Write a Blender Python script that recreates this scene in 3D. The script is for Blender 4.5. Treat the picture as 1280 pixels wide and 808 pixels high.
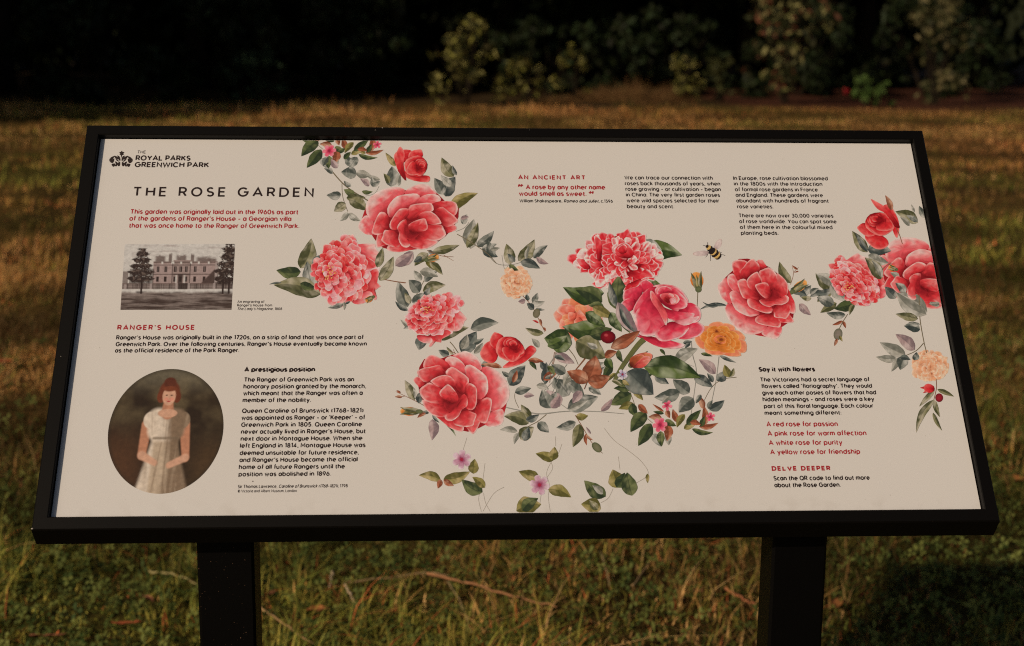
import bpy, math, random
import numpy as np
from mathutils import Matrix, Vector

for o in list(bpy.data.objects):
    bpy.data.objects.remove(o)
S = bpy.context.scene
COL = S.collection
R = math.radians
random.seed(7)

# ------------------------------------------------------------------ camera
# image is 1280 x 808 units, focal length 1778 units (50 mm on a 36 mm sensor)
FPX, CXP, CYP = 1778.0, 640.0, 404.0
CAM_H = 1.55
PITCH = R(11.5)
BW = 1.19                       # width of the white panel in metres
_a = np.array([0.99845184, -0.00117853, 0.0556105]); _a /= np.linalg.norm(_a)      # panel right, camera axes (x right, y down, z ahead)
_b = np.array([-0.02962922, -0.88267281, 0.46905311]); _b -= _a * (_a @ _b); _b /= np.linalg.norm(_b)
BH = 0.48433587 * BW
_t = np.array([-0.48584436, 0.20412211, 1.49970708]) * BW
_e = (_a[2] * math.sin(PITCH) + _a[1] * math.cos(PITCH)) / _a[0]
UPC = np.array([_e, -math.cos(PITCH), -math.sin(PITCH)]); UPC /= np.linalg.norm(UPC)
XC = _a - UPC * (_a @ UPC); XC /= np.linalg.norm(XC)
YC = np.cross(UPC, XC)          # world Y in camera axes (y down flips the handedness)
if YC[2] < 0: YC = -YC
W3 = np.stack([XC, YC, UPC])    # rows: world axes in camera axes
CAM = np.array([0.0, 0.0, CAM_H])
def cam2world(p): return W3 @ np.asarray(p, float)
cam_d = bpy.data.cameras.new('camera'); cam = bpy.data.objects.new('camera', cam_d); COL.objects.link(cam)
S.camera = cam
cam_d.sensor_width = 36.0; cam_d.lens = FPX / 1280 * 36
cam_d.clip_start = 0.05; cam_d.clip_end = 2000
rx, ry, rz = cam2world((1, 0, 0)), cam2world((0, -1, 0)), cam2world((0, 0, -1))
cam.matrix_world = Matrix(((rx[0], ry[0], rz[0], 0), (rx[1], ry[1], rz[1], 0), (rx[2], ry[2], rz[2], CAM_H), (0, 0, 0, 1)))
cam_d.dof.use_dof = True
cam_d.dof.focus_distance = 1.95
cam_d.dof.aperture_fstop = 5.2

# ------------------------------------------------------------------ light
SUN_AZ, SUN_EL = R(46), R(28)   # sun stands behind the camera's left shoulder
SUN_DIR = Vector((-math.sin(SUN_AZ) * math.cos(SUN_EL), -math.cos(SUN_AZ) * math.cos(SUN_EL), math.sin(SUN_EL)))
w = bpy.data.worlds.new('World'); S.world = w; w.use_nodes = True
nt = w.node_tree
sky = nt.nodes.new('ShaderNodeTexSky'); sky.sky_type = 'NISHITA'; sky.sun_disc = False
sky.sun_elevation = SUN_EL
sky.sun_rotation = math.atan2(SUN_DIR.x, SUN_DIR.y)
sky.air_density = 1.0; sky.dust_density = 2.5; sky.ozone_density = 1.0
nt.links.new(sky.outputs[0], nt.nodes['Background'].inputs[0])
nt.nodes['Background'].inputs[1].default_value = 0.05
sd = bpy.data.lights.new('sun', 'SUN'); sd.energy = 4.2; sd.angle = R(0.53); sd.color = (1.0, 0.80, 0.58)
so = bpy.data.objects.new('sun', sd); COL.objects.link(so)
so.rotation_euler = SUN_DIR.to_track_quat('Z', 'Y').to_euler()
S.view_settings.view_transform = 'Standard'; S.view_settings.look = 'None'
S.view_settings.exposure = -0.77; S.view_settings.gamma = 1.0
S.cycles.filter_width = 1.1
S.cycles.use_denoising = False

# ------------------------------------------------------------------ helpers
def lin(c):
    c = np.asarray(c, float) / 255.0
    return np.where(c <= 0.04045, c / 12.92, ((c + 0.055) / 1.055) ** 2.4)
PAPER_OBS = lin((197, 180, 161))
PAPER = np.array([0.76, 0.755, 0.765])
def ink(*c):                    # printed colour: seen value relative to the bare paper beside it
    return lin(c) / PAPER_OBS * PAPER
def tag(o, label=None, cat=None, group=None, kind=None):
    if label: o['label'] = label
    if cat: o['category'] = cat
    if group: o['group'] = group
    if kind: o['kind'] = kind
    return o
def link(o, parent=None):
    COL.objects.link(o)
    if parent: o.parent = parent
    return o
def empty(name, loc, rz=0):
    o = bpy.data.objects.new(name, None); o.location = loc; o.rotation_euler = (0, 0, rz); o.empty_display_size = 0.1
    return link(o)
def mat(name, base=(0.5, 0.5, 0.5), rough=0.6, spec=0.5, metal=0.0):
    m = bpy.data.materials.new(name); m.use_nodes = True
    p = m.node_tree.nodes['Principled BSDF']
    p.inputs['Base Color'].default_value = (*base, 1); p.inputs['Roughness'].default_value = rough
    p.inputs['Specular IOR Level'].default_value = spec; p.inputs['Metallic'].default_value = metal
    return m, m.node_tree, p
def mesh_np(name, V, F, cols=None, material=None, parent=None, smooth=False, fsize=None):
    """V (n,3), F list of faces or (m,k) array, cols (n,3) linear"""
    me = bpy.data.meshes.new(name)
    V = np.asarray(V, np.float32)
    if isinstance(F, np.ndarray):
        k = F.shape[1]; m = F.shape[0]
        me.vertices.add(len(V)); me.vertices.foreach_set('co', V.ravel())
        me.loops.add(m * k); me.loops.foreach_set('vertex_index', F.astype(np.int32).ravel())
        me.polygons.add(m); me.polygons.foreach_set('loop_start', np.arange(0, m * k, k, dtype=np.int32))
        try: me.polygons.foreach_set('loop_total', np.full(m, k, np.int32))
        except Exception: pass
        me.update(calc_edges=True)
    else:
        me.from_pydata(V.tolist(), [], F)
    if cols is not None:
        at = me.attributes.new('Col', 'FLOAT_COLOR', 'POINT')
        c = np.ones((len(V), 4), np.float32); c[:, :3] = cols
        at.data.foreach_set('color', c.ravel())
    if smooth: me.polygons.foreach_set('use_smooth', np.ones(len(me.polygons), bool))
    if material: me.materials.append(material)
    me.update()
    o = bpy.data.objects.new(name, me)
    return link(o, parent)
_lat = {}
def vnoise(x, y, sc, seed=0):
    """smooth value noise 0..1"""
    if seed not in _lat: _lat[seed] = np.random.RandomState(seed + 11).rand(64, 64)
    L = _lat[seed]
    x = np.asarray(x, float) * sc; y = np.asarray(y, float) * sc
    xi = np.floor(x).astype(int); yi = np.floor(y).astype(int); fx = x - xi; fy = y - yi
    fx = fx * fx * (3 - 2 * fx); fy = fy * fy * (3 - 2 * fy)
    g = lambda i, j: L[i % 64, j % 64]
    return (g(xi, yi) * (1 - fx) + g(xi + 1, yi) * fx) * (1 - fy) + (g(xi, yi + 1) * (1 - fx) + g(xi + 1, yi + 1) * fx) * fy
def fbm(x, y, sc, seed=0):
    return 0.5 * vnoise(x, y, sc, seed) + 0.3 * vnoise(x, y, sc * 2.1, seed + 1) + 0.2 * vnoise(x, y, sc * 4.3, seed + 2)
def sstep(a, b, x):
    t = np.clip((np.asarray(x, float) - a) / (b - a), 0, 1); return t * t * (3 - 2 * t)
def mix(a, b, t):
    t = np.asarray(t, float)[..., None]; return np.asarray(a) * (1 - t) + np.asarray(b) * t

def ray(x, y):
    d = cam2world(((x - CXP) / FPX, (y - CYP) / FPX, 1.0)); return d / np.linalg.norm(d)
def gp(x, y, z=0.0):            # where the sight line through (x, y) meets the lawn
    d = ray(x, y); t = (z - CAM_H) / d[2]; return CAM + d * t

# panel plane: photograph coordinates -> panel metres (u right, v up)
Kc = np.array([[FPX, 0, CXP], [0, FPX, CYP], [0, 0, 1]])
HM = Kc @ np.stack([_a, _b, _t], axis=1)
HI = np.linalg.inv(HM)
def uv(p):
    p = np.asarray(p, float); q = np.concatenate([p, np.ones(p.shape[:-1] + (1,))], -1) @ HI.T
    return q[..., :2] / q[..., 2:3]
def px(u, v):
    q = HM @ np.array([u, v, 1.0]); return q[:2] / q[2]

# ------------------------------------------------------------------ materials
def print_material():
    m, t, p = mat('printed_colour', rough=0.42, spec=0.35)
    a = t.nodes.new('ShaderNodeAttribute'); a.attribute_name = 'Col'
    n = t.nodes.new('ShaderNodeTexNoise'); n.inputs['Scale'].default_value = 160; n.inputs['Detail'].default_value = 4
    tc = t.nodes.new('ShaderNodeTexCoord'); t.links.new(tc.outputs['Object'], n.inputs['Vector'])
    mr = t.nodes.new('ShaderNodeMapRange'); mr.inputs[1].default_value = 0.3; mr.inputs[2].default_value = 0.7
    mr.inputs[3].default_value = 0.86; mr.inputs[4].default_value = 1.12
    t.links.new(n.outputs['Fac'], mr.inputs[0])
    mx = t.nodes.new('ShaderNodeVectorMath'); mx.operation = 'MULTIPLY'
    t.links.new(a.outputs['Color'], mx.inputs[0]); t.links.new(mr.outputs[0], mx.inputs[1])
    t.links.new(mx.outputs[0], p.inputs['Base Color'])
    return m
M_PRINT = print_material()
M_BLACKINK = mat('black_ink', tuple(ink(38, 24, 20)), 0.45, 0.3)[0]
M_REDINK = mat('red_ink', tuple(ink(150, 36, 38)), 0.45, 0.3)[0]
def paper_material():
    m, t, p = mat('printed_panel_paper', tuple(PAPER), 0.40, 0.35)
    tc = t.nodes.new('ShaderNodeTexCoord')
    n = t.nodes.new('ShaderNodeTexNoise'); n.inputs['Scale'].default_value = 3.0; n.inputs['Detail'].default_value = 5
    t.links.new(tc.outputs['Object'], n.inputs['Vector'])
    cr = t.nodes.new('ShaderNodeMix'); cr.data_type = 'RGBA'
    cr.inputs[6].default_value = (*(PAPER * 0.975), 1); cr.inputs[7].default_value = (*(PAPER * np.array([1.02, 1.015, 1.0])), 1)
    t.links.new(n.outputs['Fac'], cr.inputs[0])
    # grime gathered along the bottom edge and in scattered scuffs
    sx = t.nodes.new('ShaderNodeSeparateXYZ'); t.links.new(tc.outputs['Object'], sx.inputs[0])
    n2 = t.nodes.new('ShaderNodeTexNoise'); n2.inputs['Scale'].default_value = 38; n2.inputs['Detail'].default_value = 6
    t.links.new(tc.outputs['Object'], n2.inputs['Vector'])
    mr = t.nodes.new('ShaderNodeMapRange'); mr.inputs[1].default_value = 0.0; mr.inputs[2].default_value = 0.024; mr.inputs[3].default_value = 0.16; mr.inputs[4].default_value = 0.0
    t.links.new(sx.outputs[1], mr.inputs[0])
    r2 = t.nodes.new('ShaderNodeMapRange'); r2.inputs[1].default_value = 0.5; r2.inputs[2].default_value = 0.68
    t.links.new(n2.outputs['Fac'], r2.inputs[0])
    mu = t.nodes.new('ShaderNodeMath'); mu.operation = 'MULTIPLY'; t.links.new(mr.outputs[0], mu.inputs[0]); t.links.new(r2.outputs[0], mu.inputs[1])
    c2 = t.nodes.new('ShaderNodeMix'); c2.data_type = 'RGBA'; c2.inputs[7].default_value = (0.30, 0.24, 0.17, 1)
    t.links.new(mu.outputs[0], c2.inputs[0]); t.links.new(cr.outputs[2], c2.inputs[6])
    t.links.new(c2.outputs[2], p.inputs['Base Color'])
    return m
M_PAPER = paper_material()
def frame_material(name, base, rough, speck):
    m, t, p = mat(name, base, rough, 0.16)
    tc = t.nodes.new('ShaderNodeTexCoord')
    v = t.nodes.new('ShaderNodeTexNoise'); v.inputs['Scale'].default_value = 420; v.inputs['Detail'].default_value = 1
    t.links.new(tc.outputs['Object'], v.inputs['Vector'])
    g = t.nodes.new('ShaderNodeTexNoise'); g.inputs['Scale'].default_value = 9; g.inputs['Detail'].default_value = 2
    t.links.new(tc.outputs['Object'], g.inputs['Vector'])
    ad = t.nodes.new('ShaderNodeMath'); ad.operation = 'MULTIPLY_ADD'; ad.inputs[1].default_value = 0.22
    t.links.new(g.outputs['Fac'], ad.inputs[0]); t.links.new(v.outputs['Fac'], ad.inputs[2])
    mr = t.nodes.new('ShaderNodeMapRange'); mr.inputs[1].default_value = 0.86; mr.inputs[2].default_value = 0.94; mr.inputs[4].default_value = speck
    t.links.new(ad.outputs[0], mr.inputs[0])
    c = t.nodes.new('ShaderNodeMix'); c.data_type = 'RGBA'; c.inputs[6].default_value = (*base, 1); c.inputs[7].default_value = (0.22, 0.13, 0.08, 1)
    t.links.new(mr.outputs[0], c.inputs[0]); t.links.new(c.outputs[2], p.inputs['Base Color'])
    n = t.nodes.new('ShaderNodeTexNoise'); n.inputs['Scale'].default_value = 900; n.inputs['Detail'].default_value = 2
    t.links.new(tc.outputs['Object'], n.inputs['Vector'])
    b = t.nodes.new('ShaderNodeBump'); b.inputs['Strength'].default_value = 0.12; b.inputs['Distance'].default_value = 0.0006
    t.links.new(n.outputs['Fac'], b.inputs['Height']); t.links.new(b.outputs[0], p.inputs['Normal'])
    return m
M_FRAME = frame_material('black_powder_coat', (0.0028, 0.0022, 0.0017), 0.5, 0.05)
M_POST = frame_material('black_post_paint', (0.0016, 0.0014, 0.0014), 0.45, 0.8)

M_POST2 = frame_material('plain_black_post_paint', (0.0016, 0.0014, 0.0014), 0.45, 0.0)
# ------------------------------------------------------------------ the information board
t_w = CAM + cam2world(_t)                      # lower left corner of the white panel
ax_r, ax_u = cam2world(_a), cam2world(_b)
ax_n = np.cross(ax_r, ax_u); ax_n /= np.linalg.norm(ax_n)
if ax_n[2] < 0: ax_n = -ax_n
ctr = t_w + ax_r * BW / 2 + ax_u * BH / 2
base_pt = Vector((ctr[0], ctr[1], 0.0))
board = empty('information_board', base_pt)
tag(board, 'black framed tilted board about a rose garden on two black posts in the grass', 'information board')
PM = Matrix(((ax_r[0], ax_u[0], ax_n[0], t_w[0] - base_pt.x), (ax_r[1], ax_u[1], ax_n[1], t_w[1] - base_pt.y),
             (ax_r[2], ax_u[2], ax_n[2], t_w[2]), (0, 0, 0, 1)))
REC = 0.010                                     # the panel lies this deep in its frame
def panel_mesh():
    x0, x1, y0, y1 = -0.0, BW, -0.0045, BH
    nx, ny = 2, 2
    V = [(x0, y0, 0), (x1, y0, 0), (x1, y1, 0), (x0, y1, 0), (x0, y0, -0.004), (x1, y0, -0.004), (x1, y1, -0.004), (x0, y1, -0.004)]
    F = [[0, 1, 2, 3], [7, 6, 5, 4], [0, 4, 5, 1], [1, 5, 6, 2], [2, 6, 7, 3], [3, 7, 4, 0]]
    return V, F
V, F = panel_mesh()
panel = mesh_np('printed_panel', V, F, None, M_PAPER, board); panel.matrix_local = PM
panel['label'] = 'cream printed panel with red roses, text columns and a round portrait'

def frame_mesh():
    # profile: (outward fraction/offset, height) walked round the opening with mitred corners
    gap = 0.0012
    wl, wr, wt, wb = 0.0185, 0.0170, 0.0165, 0.0175
    prof = [(-0.0, -0.006), (0.0, REC - 0.0012), (0.0012, REC), (1 - 0.0016, REC), (1.0, REC - 0.0016), (1.0 - 0.001, -0.017), (1 - 0.006, -0.025), (0.0, -0.025)]
    V = []
    for (o, h) in prof:
        def off(wd):
            if o == 0: return 0.0
            if o < 0.1: return o
            return wd - (1 - o) if o <= 1 else wd
        l, r_, t_, b_ = off(wl), off(wr), off(wt), off(wb)
        inner_b = -0.0038
        db = 0.0
        if h < -0.012 and o > 0.5: db = 0.010           # the lower lip leans forward beneath the panel
        V += [(-gap - l, inner_b - b_ - db, h), (BW + gap + r_, inner_b - b_ - db, h), (BW + gap + r_, BH + gap + t_, h), (-gap - l, BH + gap + t_, h)]
    F = []
    n = len(prof)
    for i in range(n):
        j = (i + 1) % n
        for k in range(4):
            q = (k + 1) % 4
            F.append([i * 4 + k, i * 4 + q, j * 4 + q, j * 4 + k])
    return V, F
V, F = frame_mesh()
frame = mesh_np('frame', V, F, None, M_FRAME, board); frame.matrix_local = PM
M_CHIP_GLINT = mat('chipped_paint_and_glint', (.55, .5, .44), .35, .5)[0]
def chip_glint(u, v, h, sz, seed):
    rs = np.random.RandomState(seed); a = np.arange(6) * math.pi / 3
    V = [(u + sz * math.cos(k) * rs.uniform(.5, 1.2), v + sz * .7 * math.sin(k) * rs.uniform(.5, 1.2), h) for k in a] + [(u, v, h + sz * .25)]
    o = mesh_np('paint_chip_and_glint', V, [[k, (k + 1) % 6, 6] for k in range(6)], None, M_CHIP_GLINT, board); o.matrix_local = PM
chip_glint(-0.0187, -0.0192, REC + .0002, .0016, 1); chip_glint(0.405, BH + .0155, REC + .0003, .0012, 2); chip_glint(0.62, BH + .0135, REC + .0003, .0006, 3); chip_glint(0.395, BH + .0115, REC + .0003, .0006, 4); chip_glint(-.012, 0.22, REC + .0003, .0006, 5)  # first fleck paints in the lower left corner's highlight; the others are paint chips
x0, x1, y0, y1 = -0.0155, BW + 0.014, -0.017, BH + 0.0135
bp = mesh_np('back_plate', [(x0, y0, -0.012), (x1, y0, -0.012), (x1, y1, -0.012), (x0, y1, -0.012), (x0, y0, -0.023), (x1, y0, -0.023), (x1, y1, -0.023), (x0, y1, -0.023)],
             [[0, 1, 2, 3], [7, 6, 5, 4], [0, 4, 5, 1], [1, 5, 6, 2], [2, 6, 7, 3], [3, 7, 4, 0]], None, M_FRAME, board)
bp.matrix_local = PM

def box_mesh(lo, hi, bev=0.0):
    x0, y0, z0 = lo; x1, y1, z1 = hi
    b = bev
    ring = [(x0 + b, y0), (x1 - b, y0), (x1, y0 + b), (x1, y1 - b), (x1 - b, y1), (x0 + b, y1), (x0, y1 - b), (x0, y0 + b)] if b else [(x0, y0), (x1, y0), (x1, y1), (x0, y1)]
    n = len(ring)
    V = [(x, y, z0) for x, y in ring] + [(x, y, z1) for x, y in ring]
    F = [[i, (i + 1) % n, n + (i + 1) % n, n + i] for i in range(n)] + [list(range(n - 1, -1, -1)), list(range(n, 2 * n))]
    return V, F
# posts: square tubes cut off on the slope of the board
def post(xc_px0, xc_px1, label):
    zline = 0.915
    # front face stands just behind the lip
    yf = t_w[1] + 0.028
    def at(xp):
        d = ray(xp, 681.0); t = yf / d[1]; return (CAM + d * t)[0]
    xa, xb = at(xc_px0), at(xc_px1)
    yb = yf + 0.066
    pm = M_POST if 'specks' in label else M_POST2
    V, F = box_mesh((xa, yf, -0.05), (xb, yb, 1.0), 0.0035)
    n = len(V) // 2
    V2 = []
    P0 = t_w + ax_n * (-0.0305)
    for i, (x, y, z) in enumerate(V):
        if i >= n:      # cut by the underside of the back plate
            z = P0[2] - (ax_n[0] * (x - P0[0]) + ax_n[1] * (y - P0[1])) / ax_n[2]
        V2.append((x - base_pt.x, y - base_pt.y, z))
    p = mesh_np('post', V2, F, None, pm, board)
    p['label'] = label
    # mounting plate at the head of the post, fixed under the tray with four bolts
    m = (xa + xb) / 2
    u = (Vector((m, yf + 0.033, 0)) - Vector(t_w)).dot(Vector(ax_r))
    V, F = box_mesh((u - 0.07, 0.10, -0.0345), (u + 0.07, 0.42, -0.0305))
    pl = mesh_np('mounting_plate', V, F, None, M_FRAME, board); pl.matrix_local = PM
    for (du, vv) in ((-0.055, 0.13), (0.055, 0.13), (-0.055, 0.39), (0.055, 0.39)):
        Vb = [(u + du + 0.007 * math.cos(k * math.pi / 3), vv + 0.007 * math.sin(k * math.pi / 3), z) for z in (-0.0395, -0.0345) for k in range(6)]
        Fb = [[k, (k + 1) % 6, 6 + (k + 1) % 6, 6 + k] for k in range(6)] + [list(range(5, -1, -1)), list(range(6, 12))]
        mesh_np('bolt', Vb, Fb, None, M_FRAME, pl)
    # base collar in the turf
    V, F = box_mesh((xa - 0.03 - base_pt.x, yf - 0.03 - base_pt.y, 0.0), (xb + 0.03 - base_pt.x, yb + 0.03 - base_pt.y, 0.008))
    mesh_np('base_plate', V, F, None, M_POST, board)
post(245.3, 316.9, 'left post, black with pale specks of dirt')
post(966.2, 1034.3, 'right post, plain black')

# ------------------------------------------------------------------ lettering: a plain geometric stroke alphabet
def arc(cx, cy, rx_, ry_, a0, a1, n=9):
    return [(cx + rx_ * math.cos(R(a0 + (a1 - a0) * i / n)), cy + ry_ * math.sin(R(a0 + (a1 - a0) * i / n))) for i in range(n + 1)]
C = 0.70; X = 0.51; D = -0.19
def ring(cx, cy, rx_, ry_, n=20): return arc(cx, cy, rx_, ry_, 90, 450, n)
G = {
 'A': (.66, [[(0, 0), (.33, C), (.66, 0)], [(.115, .21), (.545, .21)]]),
 'B': (.48, [[(0, 0), (0, C)], [(0, C)] + arc(.25, .53, .17, .17, 90, -90) + [(0, .36)], [(0, .36)] + arc(.30, .18, .18, .18, 90, -90) + [(0, 0)]]),
 'C': (.66, [arc(.35, .35, .35, .35, 42, 318, 18)]),
 'D': (.60, [[(0, 0), (0, C)] + arc(.25, .35, .35, .35, 90, -90, 14) + [(0, 0)]]),
 'E': (.45, [[(.45, C), (0, C), (0, 0), (.45, 0)], [(0, .36), (.41, .36)]]),
 'F': (.43, [[(.43, C), (0, C), (0, 0)], [(0, .35), (.38, .35)]]),
 'G': (.70, [arc(.35, .35, .35, .35, 42, 360, 20) + [(.40, .35)]]),
 'H': (.56, [[(0, 0), (0, C)], [(.56, 0), (.56, C)], [(0, .36), (.56, .36)]]),
 'I': (.0, [[(0, 0), (0, C)]]),
 'J': (.34, [[(.34, C), (.34, .19)] + arc(.17, .17, .17, .17, 0, -160, 8)]),
 'K': (.52, [[(0, 0), (0, C)], [(.50, C), (.0, .28)], [(.19, .43), (.53, 0)]]),
 'L': (.43, [[(0, C), (0, 0), (.43, 0)]]),
 'M': (.70, [[(0, 0), (0, C), (.35, .22), (.70, C), (.70, 0)]]),
 'N': (.57, [[(0, 0), (0, C), (.57, 0), (.57, C)]]),
 'O': (.72, [ring(.36, .35, .36, .35)]),
 'P': (.47, [[(0, 0), (0, C)] + arc(.26, .50, .20, .20, 90, -90, 10) + [(0, .30)]]),
 'Q': (.72, [ring(.36, .35, .36, .35), [(.44, .18), (.68, -.03)]]),
 'R': (.50, [[(0, 0), (0, C)] + arc(.27, .51, .20, .19, 90, -90, 10) + [(0, .32)], [(.26, .32), (.50, 0)]]),
 'S': (.46, [arc(.23, .52, .21, .18, 35, 270, 12)[:-1] + arc(.23, .17, .23, .17, 90, -145, 12)]),
 'T': (.56, [[(0, C), (.56, C)], [(.28, C), (.28, 0)]]),
 'U': (.56, [[(0, C), (0, .28)] + arc(.28, .28, .28, .28, 180, 360, 12) + [(.56, C)]]),
 'V': (.64, [[(0, C), (.32, 0), (.64, C)]]),
 'W': (.96, [[(0, C), (.25, 0), (.48, .66), (.71, 0), (.96, C)]]),
 'X': (.56, [[(0, 0), (.56, C)], [(0, C), (.56, 0)]]),
 'Y': (.58, [[(0, C), (.29, .30), (.58, C)], [(.29, .30), (.29, 0)]]),
 'Z': (.52, [[(0, C), (.52, C), (0, 0), (.52, 0)]]),
 'a': (.48, [ring(.225, X / 2, .225, X / 2, 16), [(.48, X + .03), (.48, -.01)]]),
 'b': (.50, [ring(.25, X / 2, .25, X / 2, 16), [(0, .74), (0, 0)]]),
 'c': (.40, [arc(.25, X / 2, .25, X / 2, 55, 305, 14)]),
 'd': (.50, [ring(.25, X / 2, .25, X / 2, 16), [(.50, .74), (.50, 0)]]),
 'e': (.50, [[(0.01, .25), (.50, .25)] + arc(.25, X / 2, .25, X / 2, 4, 305, 14)]),
 'f': (.20, [[(.10, 0), (.10, .60)] + arc(.23, .60, .13, .14, 180, 75, 5), [(0, .47), (.27, .47)]]),
 'g': (.50, [ring(.25, X / 2, .25, X / 2, 16), [(.50, X), (.50, 0)] + arc(.25, .0, .25, .19, 0, -150, 9)]),
 'h': (.44, [[(0, .74), (0, 0)], [(0, .27)] + arc(.22, .29, .22, .22, 180, 0, 9) + [(.44, 0)]]),
 'i': (.0, [[(0, 0), (0, X)], [(0, .63), (0, .72)]]),
 'j': (.08, [[(.08, X), (.08, -.08)] + arc(-.04, -.08, .12, .11, 0, -90, 4), [(.08, .63), (.08, .72)]]),
 'k': (.42, [[(0, .74), (0, 0)], [(.39, X), (0, .17)], [(.15, .30), (.43, 0)]]),
 'l': (.0, [[(0, .74), (0, 0)]]),
 'm': (.72, [[(0, X), (0, 0)], [(0, .29)] + arc(.18, .33, .18, .18, 180, 0, 8) + [(.36, 0)], [(.36, .29)] + arc(.54, .33, .18, .18, 180, 0, 8) + [(.72, 0)]]),
 'n': (.44, [[(0, X), (0, 0)], [(0, .27)] + arc(.22, .29, .22, .22, 180, 0, 9) + [(.44, 0)]]),
 'o': (.52, [ring(.26, X / 2, .26, X / 2, 16)]),
 'p': (.50, [ring(.25, X / 2, .25, X / 2, 16), [(0, X), (0, D)]]),
 'q': (.50, [ring(.25, X / 2, .25, X / 2, 16), [(.50, X), (.50, D)]]),
 'r': (.20, [[(0, X), (0, 0)], [(0, .26)] + arc(.20, .30, .20, .21, 180, 72, 6)]),
 's': (.36, [arc(.18, .385, .16, .125, 30, 270, 9)[:-1] + arc(.18, .13, .18, .13, 90, -145, 9)]),
 't': (.24, [[(.10, .66), (.10, .14)] + arc(.23, .14, .13, .14, 180, 285, 5), [(0, .47), (.27, .47)]]),
 'u': (.44, [[(0, X), (0, .22)] + arc(.22, .22, .22, .22, 180, 360, 9) + [(.44, X)], [(.44, .22), (.44, 0)]]),
 'v': (.46, [[(0, X), (.23, 0), (.46, X)]]),
 'w': (.70, [[(0, X), (.18, 0), (.35, .47), (.52, 0), (.70, X)]]),
 'x': (.42, [[(0, 0), (.42, X)], [(0, X), (.42, 0)]]),
 'y': (.46, [[(0, X), (.23, 0)], [(.46, X), (.16, D), (.05, D)]]),
 'z': (.40, [[(0, X), (.40, X), (0, 0), (.40, 0)]]),
 '0': (.52, [ring(.26, .35, .26, .35, 18)]),
 '1': (.20, [[(0, .60), (.18, C), (.18, 0)]]),
 '2': (.44, [arc(.21, .49, .21, .21, 165, -30, 10) + [(0, 0), (.44, 0)]]),
 '3': (.44, [arc(.21, .53, .18, .17, 150, -80, 9), [(.14, .37)] + arc(.22, .18, .22, .19, 85, -150, 10)]),
 '4': (.52, [[(.52, .17), (0, .17), (.36, C), (.36, 0)]]),
 '5': (.44, [[(.40, C), (.08, C), (.05, .38)] + arc(.21, .22, .23, .22, 115, -145, 12)]),
 '6': (.46, [ring(.23, .22, .23, .22, 16), [(.02, .30), (.28, C)]]),
 '7': (.44, [[(0, C), (.44, C), (.14, 0)]]),
 '8': (.46, [ring(.23, .53, .18, .17, 14), ring(.23, .18, .23, .18, 14)]),
 '9': (.46, [ring(.23, .48, .23, .22, 16), [(.44, .40), (.18, 0)]]),
 '.': (.0, [[(0, 0), (0, .075)]]),
 ',': (.04, [[(.04, .06), (0, -.10)]]),
 ':': (.0, [[(0, 0), (0, .075)], [(0, .38), (0, .455)]]),
 '-': (.26, [[(0, .26), (.26, .26)]]),
 '–': (.34, [[(0, .26), (.34, .26)]]),
 '(': (.12, [arc(.42, .30, .42, .46, 140, 220, 7)]),
 ')': (.12, [arc(-.30, .30, .42, .46, 40, -40, 7)]),
 '’': (.04, [[(.05, .72), (0, .54)]]),
 '‘': (.04, [[(0, .56), (.05, .74)]]),
 '©': (.72, [ring(.36, .35, .36, .35, 18), arc(.36, .35, .17, .17, 45, 315, 9)]),
 '“': (.86, [[(.30, .92), (.13, .78), (.10, .60), (.17, .52)], [(.76, .92), (.59, .78), (.56, .60), (.63, .52)]]),
 '”': (.86, [[(.13, .90), (.20, .82), (.18, .64), (.04, .50)], [(.59, .90), (.66, .82), (.64, .64), (.50, .50)]]),
}
def ribbon(P, wd):
    P = np.asarray(P, float)
    keep = [0] + [i for i in range(1, len(P)) if np.linalg.norm(P[i] - P[i - 1]) > 1e-4]
    P = P[keep]; n = len(P)
    closed = n > 3 and np.linalg.norm(P[0] - P[-1]) < 1e-4
    d = P[1:] - P[:-1]; d /= np.linalg.norm(d, axis=1)[:, None]
    nr = np.stack([-d[:, 1], d[:, 0]], 1)
    A = []; B = []
    for i in range(n):
        if i == 0: m = nr[0] if not closed else nr[0] + nr[-1]
        elif i == n - 1: m = nr[-1] if not closed else nr[0] + nr[-1]
        else: m = nr[i - 1] + nr[i]
        L = np.linalg.norm(m)
        ref = nr[min(i, n - 2)]
        if L < 0.3: m = ref; k = 1
        else:
            m = m / L; k = min(1.0 / max(m @ ref, 0.35), 2.0)
        A.append(P[i] + m * wd / 2 * k); B.append(P[i] - m * wd / 2 * k)
    return np.array(A), np.array(B)
def layout(text, track):
    x = 0; out = []
    for ch in text:
        if ch == ' ': x += 0.30 + track * 1.4; continue
        wd_, st = G[ch]
        out.append((x, st)); x += wd_ * 0.90 + 0.235 + track
    return out, x - 0.235 - track
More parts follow.
